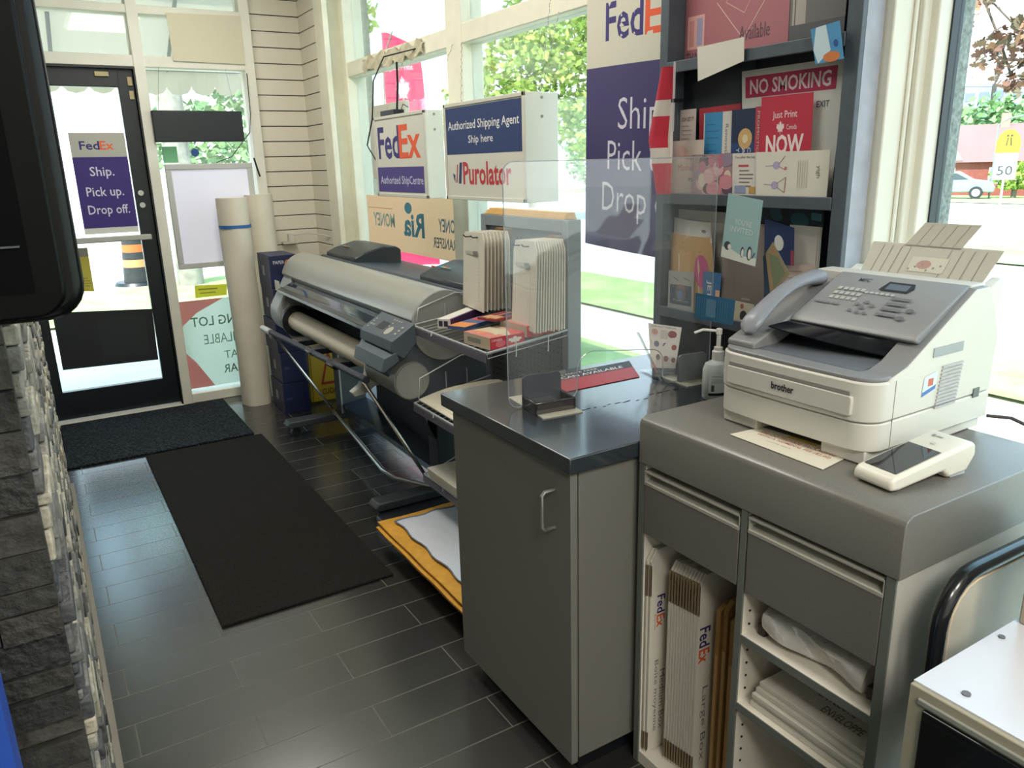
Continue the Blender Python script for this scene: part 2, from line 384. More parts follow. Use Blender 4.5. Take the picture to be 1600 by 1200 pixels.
b = bxs((.785, 1.325, 5.46, 5.49, 1.555, 1.59), (.785, 1.325, 5.46, 5.49, .928, .963), (.785, .82, 5.46, 5.49, .963, 1.555), (1.29, 1.325, 5.46, 5.49, .963, 1.555)); b.build('frame', mat('#bdbdb8', .4), t, bevel=.004)
bxs((.82, 1.29, 5.47, 5.488, .963, 1.555)).build('face', mat('#dcdcea', .5, emit=.2), t, smooth=False)
b = B(); b.cyl((.985, 5.52, 1.66), (.985, 5.51, 1.66), .025); b.build('sticker', mat('#1c4a86', .5), None, label='round dark blue sticker above the light box', cat='sticker')
b = B(); b.tube([(1.10, 5.47, 1.595), (1.2, 5.46, 1.63), (1.33, 5.45, 1.78), (1.36, 5.5, 1.9), (1.37, 5.52, 2.15)], .003); b.tube([(1.34, 5.46, 1.62), (1.355, 5.46, 1.55), (1.37, 5.47, 1.5)], .006)
b.build('power_cable', M_black, None, label='dark cable running up beside the light box to the frame', cat='cable')
PK = translucent('#e2eae2', .8)
sheet('parking_banner', 'pale green and red parking banner seen reversed through the low side window', 'banner', ((.77, 5.59, .70), (1.35, 5.59, .70), (1.35, 5.59, .09), (.77, 5.59, .09)), '#cfe0d6',
   [('p', [(0, 1), (.5, 1), (.18, .86), (0, .72)], '#dc9490'), ('p', [(0, .42), (.1, .3), (.28, 0), (0, 0)], '#dc9490'), ('tm', 'PARKING LOT', .10, .70, .88, .11, .01, '#5f8a7c'), ('tm', 'AVAILABLE', .22, .49, .60, .11, 0, '#7fa596'), ('tm', 'AT', .43, .30, .16, .09, 0, '#7fa596'), ('tm', 'REAR', .40, .13, .30, .10, .01, '#6f9a8b')], m=PK, thick=.001)
sheet('yellow_notice', 'yellow printed notice stuck low on the side window glass', 'notice', ((.885, 5.592, .80), (1.095, 5.592, .79), (1.085, 5.592, .715), (.88, 5.592, .715)), '#d8d46a', [('r', .1, .6, .6, .12, '#a09a3c'), ('r', .15, .3, .5, .1, '#a09a3c')], m=translucent('#e0dc70', .7))
sheet('green_notice', 'pale green square paper beside the black hanging sign', 'notice', ((.80, 5.592, 1.70), (.89, 5.592, 1.70), (.89, 5.592, 1.60), (.80, 5.592, 1.60)), '#9cc4a4', m=translucent('#a5cfae', .6))
# ------------------------------------------------------------------ mats
b = B(); b.box(-.04, .955, 4.62, 5.50, .001, .012); b.build('door_mat', M_mat2, None, bevel=.004, label='dark grey nubbed rubber mat right inside the door', cat='mat')
b = B(); b.box(.345, .99, 2.575, 4.585, .001, .010); b.build('floor_mat', M_mat, None, bevel=.003, label='long charcoal ribbed floor mat in the middle of the aisle', cat='mat')
# ------------------------------------------------------------------ display at upper left
t = thing('wall_display', 'glossy black display with rounded corners hanging above the stone wall', 'display', (-.3, 1.05, 1.42))
def rrect(x0, x1, z0, z1, r, n=6):
    o = []
    for cx, cz, a0 in ((x1-r, z0+r, -90), (x1-r, z1-r, 0), (x0+r, z1-r, 90), (x0+r, z0+r, 180)):
        for i in range(n+1):
            a = math.radians(a0+90*i/n); o.append((cx+r*math.cos(a), cz+r*math.sin(a)))
    return o
b = B(); b.prism(rrect(-.85, .022, 1.398, 1.93, .03), 'y', .93, .965); b.build('bezel', M_bgloss, t, bevel=.004)
b = B(); b.prism(rrect(-.85, .041, 1.388, 1.94, .038), 'y', .965, 1.10); b.build('housing', mat('#050607', .25, spec=.2), t, bevel=.012, seg=3)
bxs((-.80, -.006, .927, .931, 1.425, 1.90)).build('screen', mat('#040506', .6, spec=.05), t)
bxs((-.5, -.012, .924, .928, 1.4715, 1.4735)).build('trim_line', mat('#3c4042', .4), t)
bxs((-.35, -.15, 1.10, 1.2, 1.55, 1.8)).build('bracket', M_black, t)
# ------------------------------------------------------------------ rolls and boxes in the corner
for (x, y, h, rr, lb, blue) in ((1.145, 5.30, 1.375, .097, 'tall cream paper roll with a blue band standing by the side window', 1), (1.345, 5.42, 1.385, .09, 'plain cream paper roll standing behind the blue banded roll', 0)):
    t = thing('paper_roll', lb, 'paper roll', (x, y, 0), group='paper rolls by the door')
    def rf(u, v, x=x, y=y, h=h, rr=rr):
        a = 2*math.pi*u; k = 1+.03*math.sin(3*a+v*7)+.05*math.exp(-v*14)*math.sin(5*a)
        return Vector((x+rr*k*math.cos(a)-.015*v, y+rr*k*math.sin(a), h*v))
    b = B(); b.grid(rf, 28, 14); b.grid(lambda u, v: rf(u, v)*0+Vector((x+(rf(u, 1).x-x)*(.1+.9*v), y+(rf(u, 1).y-y)*(.1+.9*v), h-.02*(1-v))), 28, 2)
    b.build('wrapper', mat('#ddd5c2', .75, noise=.05, nscale=6), t)
    if blue:
        b = B(); b.cyl((x-.012, y, 1.185), (x-.012, y, 1.205), rr*1.035, n=28, caps=False); b.build('band', mat('#2d66a8', .5), t)
bx_m = mat('#1b2147', .5, noise=.15, nscale=15)
for i in range(5):
    z0 = i*.206
    t = thing('paper_box', ['navy paper box on the floor at the bottom of the corner stack', 'navy paper box second from the floor in the corner stack', 'navy paper box in the middle of the corner stack', 'navy paper box just under the top one of the corner stack', 'navy paper box with orange swirl on top of the corner stack'][i], 'box', (1.36, 5.05, z0), group='boxes stacked in the corner')
    dx = [.0, .006, -.004, .004, 0][i]
    b = B(); b.box(1.225+dx, 1.395+dx, 4.90, 5.19, z0+.001, z0+.204)
    W0 = 4.8995
    def ff(u, v, o, dx=dx, z0=z0): return Vector((1.225+dx+.17*u, 4.90-o, z0+.204*v))
    def fs_(u, v, o, dx=dx, z0=z0): return Vector((1.225+dx-o, 5.19-.29*u, z0+.204*v))
    b.put(ff, [('t', 'PAPER', .14, .74, .40, .10, .01, '#c9c9d2'), ('c', .68, .76, .13, .10, '#c9722c'), ('c', .68, .76, .07, .055, '#1b2147')] if i == 4 else [('r', .1, .45, .22, .08, '#3b406a')])
    b.put(fs_, [('r', .35, .35, .18, .3, '#9b9b9b'), ('r', 0, .95, 1, .05, '#3c4066')])
    b.build('carton', bx_m, t, bevel=.003)
# wet floor sign and things behind the plotter
t = thing('wet_floor_sign', 'yellow folding wet floor caution sign standing behind the plotter leg', 'sign', (1.55, 5.03, 0))
def wf(u, v, o=0): return Vector((1.43+.30*u, 5.0-o+.05*v, .02+.58*v))
b = B(); b.add([wf(0, 0), wf(1, 0), wf(.9, 1), wf(.1, 1), wf(0, 0, -.012), wf(1, 0, -.012), wf(.9, 1, -.012), wf(.1, 1, -.012)], [(0, 1, 2, 3), (7, 6, 5, 4), (0, 4, 5, 1), (1, 5, 6, 2), (2, 6, 7, 3), (3, 7, 4, 0)])
b.put(wf, [('t', 'CAUTION', .2, .80, .6, .10, .01, '#2b2410'), ('t', 'WET FLOOR', .2, .66, .6, .09, .01, '#2b2410'), ('l', .3, .2, .5, .55, .04, '#a33218'), ('l', .5, .55, .7, .2, .04, '#a33218'), ('l', .28, .2, .72, .2, .03, '#a33218'), ('l', .05, 0, .12, .95, .02, '#7c6415'), ('t', 'CUIDADO', .28, .07, .5, .07, .01, '#2b2410')], .001)
b.build('front_board', mat('#c9a21c', .5), t)
b = B(); b.add([(1.43, 5.16, .0), (1.73, 5.16, .0), (1.70, 5.07, .6), (1.46, 5.07, .6)], [(0, 1, 2, 3)]); b.build('rear_board', mat('#a9871a', .5), t)
b = B(); b.box(1.75, 1.86, 4.78, 4.85, 0, .62); b.build('grey_carton', mat('#6c6f6c', .6), None, bevel=.003, label='narrow grey carton standing behind the plotter legs', cat='box')
bxs((1.64, 1.70, 4.86, 4.90, 0, .6)).build('board', mat('#5b615f', .5), None, label='grey board leaning behind the plotter', cat='board')
b = B(); b.box(1.60, 1.74, 4.55, 4.75, .0, .27); b.put(lambda u, v, o: Vector((1.6-o, 4.75-.2*u, .27*v)), [('r', .0, .4, .45, .6, '#b8473f'), ('r', .45, .4, .55, .6, '#26316e'), ('r', 0, 0, 1, .4, '#c9c9d6')])
b.build('printed_carton', mat('#c9cbd6', .5), None, label='small red white and blue carton on the floor under the plotter', cat='box')
# ------------------------------------------------------------------ wide format plotter
t = thing('wide_format_plotter', 'long grey wide format plotter on a stand with chrome paper basket', 'plotter', (1.45, 3.85, 0))
cx, cz, R = 1.412, .898, .147
def arc(a0, a1, n, rr=R): return [(cx+rr*math.cos(math.radians(a0+(a1-a0)*i/n)), cz+rr*math.sin(math.radians(a0+(a1-a0)*i/n))) for i in range(n+1)]
b = B(); b.prism(arc(168, 40, 14)+[(1.56, .96), (1.40, .90), (1.30, .885)], 'y', 2.885, 4.80); b.build('top_cover', mat('#a3a29a', .3, metal=.25), t, bevel=.004)
b = B(); b.prism(arc(0, 345, 32, R*1.01), 'y', 2.868, 2.885); b.build('end_disc', mat('#8d8e8b', .42), t, bevel=.003)
b = B(); b.prism([(1.50, .99), (1.53, 1.025), (1.90, .99), (1.90, .93), (1.5, .93)], 'y', 2.88, 4.80); b.build('rear_deck', mat('#3a434d', .4), t, bevel=.003)
endp = [(1.29, .93), (1.17, .87), (1.13, .80), (1.17, .66), (1.27, .57), (1.38, .50), (1.88, .50), (1.90, .94), (1.6, .985), (1.4, .93)]
b = B(); b.prism(endp, 'y', 2.89, 3.16); b.build('end_housing', M_bodyd, t, bevel=.01, seg=3)
b = B(); b.prism([(1.29, .94), (1.245, .86), (1.178, .745), (1.172, .70), (1.178, .66), (1.20, .62), (1.29, .55), (1.40, .55), (1.45, .94)], 'y', 4.62, 4.80); b.build('end_housing', mat('#9aa09f', .4), t, bevel=.012, seg=3, label='pale grey left end housing')
bxs((1.205, 1.212, 4.66, 4.74, .84, .90)).build('badge', mat('#c7c3b4', .4), t)
b = B(); b.prism([(1.40, .52), (1.42, .90), (1.88, .95), (1.88, .52)], 'y', 3.16, 4.62); b.build('body', M_black, t)
b = B(); b.prism([(1.285, .90), (1.215, .868), (1.205, .85), (1.215, .845), (1.30, .885)], 'y', 3.16, 4.62); b.build('front_window', mat('#1c2733', .08, coat=.5), t)
b = B(); b.prism([(1.216, .87), (1.193, .858), (1.190, .84), (1.215, .845)], 'y', 3.16, 4.64); b.build('front_rail', mat('#4c4e50', .25, metal=.5), t, bevel=.002)
bxs((1.30, 1.42, 3.16, 4.62, .70, .72)).build('platen', M_black, t)
b = B(); b.cyl((1.265, 3.22, .672), (1.265, 4.56, .672), .057, n=28); b.build('media_roll', mat('#e8dcc6', .6), t)
b = B(); b.cyl((1.265, 4.54, .672), (1.265, 4.575, .672), .092, n=28); b.build('roll_flange', M_black, t)
b = B(); b.cyl((1.235, 2.84, .692), (1.235, 3.17, .692), .08, n=32); b.build('spool_cover', mat('#8a8a84', .42), t, bevel=.003)
b = B(); b.cyl((1.235, 2.835, .692), (1.235, 2.842, .692), .074, n=32); b.build('spool_cap', mat('#93948e', .45), t)
b = B(); b.prism(arc(60, 300, 14, .0)[:0]+[(1.30, .74), (1.24, .775), (1.18, .74), (1.165, .66), (1.13, .61), (1.09, .585), (1.10, .565), (1.15, .57), (1.20, .60), (1.26, .60)], 'y', 3.17, 3.215); b.build('roll_bracket', mat('#a9a9a0', .4), t, bevel=.004)
b = B(); b.prism([(1.32, .76), (1.24, .775), (1.2, .73), (1.19, .64), (1.24, .56), (1.30, .55)], 'y', 4.575, 4.62); b.build('roll_bracket', M_bodyl, t, bevel=.004)
# control panel
cp = B(); cp.prism([(1.245, .937), (1.14, .876), (1.135, .835), (1.19, .80), (1.25, .86)], 'y', 2.80, 3.14); cpo = cp.build('control_panel', mat('#49535d', .45), t, bevel=.003)
def cf(u, v, o): return Vector((1.14+.105*v-.5*o, 3.14-.34*u, .876+.061*v+.87*o))
b = B(); b.put(cf, [('r', .30, .30, .22, .36, '#23292b'), ('c', .67, .36, .075, .2, '#a8a79b')]+[('r', .10+.045*i, .34-.0*i, .02, .07, '#b4b3a8') for i in range(3)]+[('r', .08, .2+.14*i, .03, .06, '#b4b3a8') for i in range(4)]+[('r', .5+.07*i, .82, .03, .06, '#a9a89c') for i in range(4)]+[('r', .86, .3+.16*i, .05, .07, '#a9a89c') for i in range(3)]+[('r', .56, .5+.15*i, .03, .06, '#a9a89c') for i in range(2)], .001)
b.flat = True; b.build('keypad', mat('#49535d', .45), cpo, smooth=False)
b = B(); b.prism([(1.155, .832), (1.10, .815), (1.085, .762), (1.10, .760), (1.165, .80)], 'y', 2.79, 3.10); b.build('door_flap', mat('#4d5861', .45), t, bevel=.002)
# ink tank boxes
for (y0, y1, lb) in ((4.25, 4.74, 'ink_box'), (2.93, 3.38, 'ink_box')):
    b = B(); b.prism([(1.54, 1.0), (1.54, 1.045), (1.60, 1.07), (1.72, 1.10), (1.80, 1.095), (1.83, 1.075), (1.835, .80), (1.80, .80), (1.79, .97)], 'y', y0, y1)
    io = b.build('ink_box', mat('#2b2f35', .38), t, bevel=.008)
    b = B()
    def kf(u, v, o, y1=y1, y0=y0): return Vector((1.605+.12*v, y1-.03-(y1-y0-.06)*u, 1.0775+.026*v+o))
    b.put(kf, [('c', .08+.05*i, .15, .02, .07, c) for i, c in enumerate(('#2c86a8', '#3aa0b4', '#c0a83a', '#c4702c', '#b04a58', '#4a9a6c'))], .001); b.flat = True
    b.build('ink_labels', mat('#2b2f35', .4), io, smooth=False)
t_ = thing  # noqa
# stand
b = B(); b.box(1.44, 1.60, 4.40, 4.50, .10, .56); b.box(1.437, 1.447, 4.395, 4.401, .10, .56, mat('#b5b5b2', .4)); b.build('leg', mat('#4c5254', .5), t, bevel=.002)
b = B(); b.box(1.42, 1.56, 3.02, 3.12, .10, .52); b.build('leg', mat('#22262b', .5), t, bevel=.004)
for y in (4.45, 3.07):
    b = B(); b.prism([(1.10, .075), (1.12, .10), (1.80, .10), (1.82, .075), (1.80, .06), (1.12, .06)], 'y', y-.045, y+.045); f = b.build('foot', mat('#3a3f42', .5), t, bevel=.006)
    for x in (1.16, 1.74):
        b = B(); b.cyl((x, y-.018, .028), (x, y+.018, .028), .027, n=16); b.box(x-.014, x+.014, y-.012, y+.012, .03, .065); b.build('caster', M_black, f)
b = B(); b.prism([(1.45, .125), (1.60, .145), (1.60, .175), (1.45, .155)], 'y', 3.12, 4.40); b.build('cross_beam', mat('#3c434e', .25), t)
bk = B(); bk.tube([(1.09, 4.60, .632), (1.13, 4.2, .622), (1.15, 3.6, .628), (1.12, 3.06, .665)], .016, 10); bk.build('basket_bar', mat('#3a3c44', .6), t)
bk = B(); bk.tube([(1.086, 4.66, .634), (1.094, 4.52, .631)], .019, 10); bk.build('basket_bar_end', mat('#c2c2be', .4), t)
for (a, c) in (((1.105, 4.5, .615), (1.41, 4.50, .11)), ((1.11, 3.07, .655), (1.41, 3.09, .10))):
    bk = B(); bk.tube([a, c], .0085, 8); bk.build('strut', M_chrome, t)
bk = B(); bk.tube([(1.41, 4.47, .10), (1.37, 4.1, .10), (1.30, 3.42, .09), (1.31, 3.28, .09), (1.41, 3.05, .10)], .012, 10); bk.build('lower_bar', M_chrome, t)
bk = B(); bk.tube([(1.62, 4.5, .12), (1.60, 4.14, .11), (1.60, 3.15, .11)], .010, 8); bk.build('rear_bar', M_chrome, t)
def sl(u, v):
    return Vector((1.33+.25*v+.02*math.sin(u*5), 3.50-.52*u+.55*v*(1-u)+.12*v, .56-.42*v-.04*math.sin(math.pi*v)))
bk = B(); bk.grid(sl, 12, 10); so = bk.build('fabric_sling', mat('#232838', .5, noise=.2, nscale=12), t)
bk = B()
for y in (4.2, 3.95, 3.6):
    bk = B(); bk.prism([(1.12, .628), (1.14, .645), (1.24, .64), (1.25, .615), (1.13, .61)], 'y', y-.09, y+.02); bk.build('paper_guide', mat('#15181c', .2), t, bevel=.004)
# power adaptor on slat wall
b = B(); b.box(1.55, 1.585, 5.57, 5.61, 1.04, 1.10); b.box(1.50, 1.60, 5.54, 5.60, 1.035, 1.05); b.tube([(1.585, 5.58, 1.09), (1.66, 5.5, 1.105), (1.75, 5.4, 1.09), (1.80, 5.2, 1.07)], .004)
b.build('power_adaptor', mat('#c9c6ba', .5), None, label='small white power adaptor with cable resting on the navy boxes', cat='adaptor')
# ------------------------------------------------------------------ counter cabinet and worktop
t = thing('counter_cabinet', 'plain grey laminate cabinet under the dark counter', 'cabinet', (1.35, 1.65, 0))
bxs((.985, 1.72, 1.345, 1.90, .06, .86)).build('carcass', M_cab, t, bevel=.002)
b = bxs((.958, .978, 1.34, 1.925, .055, .858)); d = b.build('door', mat('#7a7872', .5, spec=.4), t, bevel=.0015)
b = B(); y = 1.405; b.tube([(.958, y, .795), (.930, y, .795), (.922, y, .787), (.922, y, .705), (.930, y, .697), (.958, y, .697)], .0048, 8); b.build('handle', mat('#a9a8a2', .3, metal=.8), d)
bxs((1.0, 1.70, 1.37, 1.88, 0, .06)).build('plinth', M_black, t)
t = thing('counter_worktop', 'dark charcoal worktop with scratches lying on the grey cabinet', 'worktop', (1.35, 1.65, .86))
b = B(); b.box(.945, 1.779, 1.325, 1.975, .8605, .90); b.build('slab', M_counter, t, bevel=.003)
b = B()
for i in range(10):
    x = 1.18+.022*i+random.uniform(-.004, .004); y = 1.60-.002*i+random.uniform(-.006, .006); b.box(x, x+random.uniform(.008, .02), y, y+.0018, .9003, .9008)
for i in range(4):
    x = 1.42+.03*i; b.box(x, x+.018, 1.60+random.uniform(-.006, .006), 1.603, .9003, .9008)
b.build('scratches', mat('#14171a', .7), t)
sheet('counter_notice', 'red and black printed notice lying flat on the dark counter', 'notice', ((1.27, 1.93, .9022), (1.62, 1.93, .9022), (1.52, 1.76, .9022), (1.245, 1.76, .9022)), '#a33038',
      [('r', 0, .62, 1, .38, '#2e2e33'), ('t', 'WE HAVE FREE', .1, .86, .5, .08, 0, '#d9d3d0'), ('t', 'SCAN AVAILABLE', .1, .66, .78, .14, .01, '#d9d3d0')], thick=.001)
# acrylic shield: a clear panel with a slot, on two holders
t = thing('acrylic_shield', 'clear acrylic counter shield with a rounded pass-through slot', 'shield', (1.007, 1.717, 0), rz=math.radians(-6.7))
ac = glass('#eef6f8', .10, alpha=.045, name='acrylic')
X0, X1, YY, ZT = .016, .685, 0., 1.545
def P2(x0, x1, z0, z1, r):
    return rrect(x0, x1, z0, z1, r)
outer = []
def ar(cx_, cz_, r_, a0, a1, n=6): return [(cx_+r_*math.cos(math.radians(a0+(a1-a0)*i/n)), cz_+r_*math.sin(math.radians(a0+(a1-a0)*i/n))) for i in range(n+1)]
pl = ar(X0+.03, .9035+.03, .03, 180, 270)+ar(.228-.03, .9035+.03, .03, 270, 360)+ar(.228+.05, 1.012-.03, .05, 180, 90)
pl += ar(.515-.04, 1.012-.04, .04, 90, 0)+ar(.515+.03, .9035+.03, .03, 180, 270)+ar(X1-.03, .9035+.03, .03, 270, 360)+ar(X1-.03, ZT-.03, .03, 0, 90)+ar(X0+.03, ZT-.03, .03, 90, 180)
b = B(); b.prism(pl, 'y', YY-.002, YY+.002); b.build('panel', ac, t, smooth=False)
b = B(); b.tube([(p[0], YY, p[1]) for p in pl]+[(pl[0][0], YY, pl[0][1])], .0016, 6); b.build('polished_edge', glass('#c9d6e0', .35, alpha=.45, name='acrylic_edge'), t)
def holder(x, lbl, dark=True):
    h = B(); h.box(x-.06, x+.06, -.085, -.078, .9005, .935); h.box(x-.06, x-.053, -.085, .0, .9005, .935); h.box(x+.053, x+.06, -.085, .0, .9005, .935); h.build('shield_clip', glass('#3d3436', .25, alpha=.75, name='smoked_plastic'), t, bevel=.002)
    h = B(); h.prism(rrect(x-.06, x+.055, .9005, .992, .014), 'y', -.012, -.004); h.build('back_plate', glass('#5a5f66', .2, alpha=.8, name='smoked_plate'), t)
    h = B(); h.box(x-.055, x+.065, -.115, .10, .9003, .9035); h.build('base_plate', mat('#c7c5b4', .4), t)
holder(.115, '')
# second holder, clear, with the flyer
h = B(); h.prism(rrect(.565, .665, .9005, .985, .012), 'y', -.012, -.004); h.build('back_plate', mat('#777c7d', .35), t)
h = B(); h.box(.56, .665, -.06, .06, .9003, .9035); h.build('base_plate', mat('#c7c5b4', .4), t)
tf = sheet('picture_flyer', 'white flyer with rows of small round pictures in the clear stand', 'flyer', ((1.585, 1.80, 1.055), (1.635, 1.705, 1.05), (1.60, 1.69, .93), (1.56, 1.755, .925)), '#ddd9d2',
      [('c', .2, .82, .1, .07, '#c59c8c'), ('c', .75, .8, .14, .09, '#8c4a48'), ('c', .25, .55, .09, .07, '#77798a'), ('c', .55, .52, .09, .07, '#5c607a'), ('c', .85, .5, .09, .07, '#9c5a4c'), ('c', .3, .25, .08, .07, '#7d7468'), ('c', .6, .22, .09, .07, '#94584c'), ('c', .88, .2, .08, .06, '#7c4038'), ('t', 'OUR MOST POPULAR', .1, .93, .75, .035, 0, '#55504c')]+lines(.38, .86, .3, 6, .035, '#a7a29c'))
h = B(); h.prism([(1.69, .9005), (1.70, .9005), (1.81, 1.03), (1.80, 1.03)], 'x', 1.545, 1.55); h.add([(1.548, 1.72, .905), (1.63, 1.66, .905), (1.63, 1.66, .97), (1.548, 1.72, .97)], [(0, 1, 2, 3)]); h.add([(1.548, 1.72, .905), (1.63, 1.66, .905), (1.66, 1.76, .905), (1.57, 1.82, .905)], [(0, 1, 2, 3)])
h.build('flyer_stand', glass('#cfd8da', .2, alpha=.18, name='clear_stand'), None, label='small clear plastic flyer stand at the back of the counter', cat='stand')
# sanitizer bottle
bx, by = 1.553, 1.475
t = thing('sanitizer_bottle', 'clear pump bottle of hand sanitizer standing left of the fax machine', 'bottle', (bx, by, .9))
b = B(); b.lathe([(.036, .9005), (.040, .906), (.040, .985), (.034, 1.0), (.016, 1.008)], (bx, by, 0), 28, sx=1.15, sy=.8); b.build('bottle_body', glass('#eef6f5', .3, alpha=.8, name='clear_bottle'), t)
b = B(); b.lathe([(.016, 1.006), (.0165, 1.008), (.0165, 1.032), (.012, 1.036), (.012, 1.044), (.006, 1.046), (.006, 1.078), (.0085, 1.08), (.0085, 1.094), (.005, 1.096)], (bx, by, 0), 20); b.tube([(bx, by, 1.088), (bx-.03, by+.03, 1.091), (bx-.048, by+.045, 1.082)], .0038, 8); b.build('pump', mat('#e2e0da', .4), t)
b = B()
def lf(u, v, o): a = math.radians(-158+95*u); return Vector((bx+(.047+o)*math.cos(a), by+(.0335+o)*math.sin(a), .915+.063*v))
b.grid(lambda u, v: lf(u, v, 0), 8, 1); b.put(lambda u, v, o: lf(u, v, o), [('r', 0, 0, 1, .12, '#14161a'), ('r', .12, .2, .12, .28, '#4b5560')]+lines(.12, .92, .7, 9, .05, '#9aa3ae', .015), .0005); b.flat = True
b.build('label', mat('#f0f3f5', .5), t)
# ------------------------------------------------------------------ drawer unit
t = thing('drawer_unit', 'speckled grey unit with two drawers and open bays under the fax', 'drawer unit', (1.4, 1.0, 0))
b = B(); b.prism([(1.145, .85), (1.145, .947), (1.149, .957), (1.163, .965), (1.66, .965), (1.66, .85)], 'y', .658, 1.322); b.build('top', M_unit, t, bevel=.002)
for (y0, y1, m_) in ((1.304, 1.322, M_edge), (.988, 1.004, M_edge), (.664, .682, M_edge)):
    b = B(); b.box(1.147, 1.152, y0, y1, .0, .85); b.box(1.152, 1.64, y0, y1, .0, .85, M_inwhite if y0 > .7 else mat('#b6b3aa', .5)); b.build('side_panel', m_, t)
bxs((1.63, 1.645, .682, 1.304, .0, .85)).build('back_panel', M_inwhite, t)
bxs((1.15, 1.63, 1.004, 1.304, .0, .035)).build('base', M_inwhite, t)
bxs((1.15, 1.63, .682, .988, .0, .035)).build('base', M_inwhite, t)
for (y0, y1, z1, z0) in ((1.008, 1.302, .806, .672), (.684, .984, .812, .668)):
    b = B(); b.box(1.147, 1.164, y0, y1, z0, z1-.008); d = b.build('drawer', M_unitd, t, bevel=.0015)
    b = B(); b.prism([(1.146, z1+.028), (1.146, z1+.024), (1.172, z1+.020), (1.172, z1+.001), (1.146, z1-.007), (1.146, z1), (1.176, z1+.008), (1.176, z1+.028)], 'y', y0, y1); b.box(1.147, 1.176, y1-.002, y1, z1, z1+.028); b.box(1.147, 1.176, y0, y0+.002, z1, z1+.028)
    b.build('finger_pull', mat('#a9a69b', .4), d)
for zc in (.564, .395):
    b = B(); b.box(1.150, 1.60, .682, .988, zc-.018, zc, M_inwhite); b.box(1.1475, 1.150, .682, .988, zc-.018, zc); b.build('shelf', M_edge, t)
b = B()
for z in [.1+.032*i for i in range(17)]: b.box(1.17, 1.174, .9855, .9883, z, z+.004)
b.build('peg_holes', M_black, t)
# mailer boxes in the left bay
flat_w = mat('#d9d3c6', .6)
n = 13
for i in range(n):
    y = (1.300-i*.009) if i < 2 else 1.248-(i-2)*.0085; x0 = 1.156+.004*i if i < 2 else 1.182+.0012*i; zt = .625 if i < 2 else .605
    b = B(); b.prism([(x0, .04), (x0, .045), (x0, zt-.03), (x0+.02, zt), (1.46, zt), (1.46, .04)], 'y', y-.0062, y)
    el = [('r', 0, .9, .03, .1, '#8f7a5c')]
    if i in (1, n-1):
        def mf(u, v, o, y=y, x0=x0, zt=zt): return Vector((x0+.003+.16*u, y-.0062-o, .05+(zt-.06)*v))
        b.put(mf, [('tv', 'Fed', .12, .70, .16, .09, .02, '#2c2560'), ('tv', 'Ex', .12, .63, .16, .062, .02, '#d85a26'), ('tv', 'Express', .06, .62, .05, .08, 0, '#c07a5a'), ('tv', 'Medium Box', .22, .08, .10, .32, 0, '#77716a'), ('tv', 'Boîte moyenne', .08, .08, .10, .38, 0, '#77716a')] if i == 1 else [('tv', 'Fed', .02, .66, .22, .10, .02, '#2c2560'), ('tv', 'Ex', .02, .58, .22, .07, .02, '#d85a26'), ('tv', 'Large Box', .1, .05, .14, .4, 0, '#77716a')])
    b.box(x0-.0006, x0+.003, y-.0062, y, .50, .585, mat('#8d795e', .8)); b.box(x0-.0006, x0+.003, y-.0062, y, .045, .10, mat('#8d795e', .8))
    o = b.build('flat_mailer_box', flat_w, None, smooth=False, group='flattened white mailer boxes in the left bay', cat='box',
        label=('flattened white mailer box nearest the left side of the bay' if i == 0 else 'flattened white mailer box printed with purple and orange letters, second from left' if i == 1 else 'white mailer box at the right end of its row against the brown cartons' if i == n-1 else 'flattened white mailer box in the tight row inside the left bay'))
for i in range(7):
    y = 1.128-i*.0165; zt = .535+.018*math.sin(i*2.1); x0 = 1.225+.006*(i % 3)
    b = B(); b.prism([(x0, .037), (x0, zt-.012-.01*(i % 2)), (x0+.02, zt), (1.48, zt+.01), (1.48, .037)], 'y', y-.013, y)
    b.box(x0-.001, x0+.01, y-.0105, y-.0025, .04, zt-.13, mat('#c29a66', .7)); b.build('flat_brown_carton', M_kraft, None, smooth=False, group='flattened brown cartons in the left bay', cat='carton', label='flattened brown carton standing among its row in the left bay' if 0 < i < 6 else ('flattened brown carton leaning against the white mailers' if i == 0 else 'flattened brown carton nearest the middle panel of the bay'))
# bagged paper and letter packs
b = B(); rr_ = random.Random(5)
def bag(u, v):
    a = 2*math.pi*u; y = .695+.28*v; w = .105+.012*math.sin(9*v+a*2); hh = .033+.004*math.sin(7*v+3*a)
    e = min(1, 12*v, 12*(1-v)); return Vector((1.285+w*e*max(-1, min(1, 1.25*math.cos(a))), y, .602+hh*(.35+.65*e)*max(-1, min(1, 1.25*math.sin(a)))))
b.grid(bag, 24, 24); t2 = thing('bagged_paper', 'bundle of white sleeves in shiny clear plastic on the upper shelf', 'paper', (1.28, .83, .566)); b.build('plastic_bag', mat('#c9c4ba', .18, noise=.1, nscale=25, bump=.8, coat=.6), t2)
bxs((1.178, 1.195, .95, .968, .567, .592)).build('twist_tie', mat('#3a2a28', .6), t2)
bxs((1.175, 1.192, .69, .71, .575, .60)).build('twist_tie', mat('#3a2a28', .6), t2)
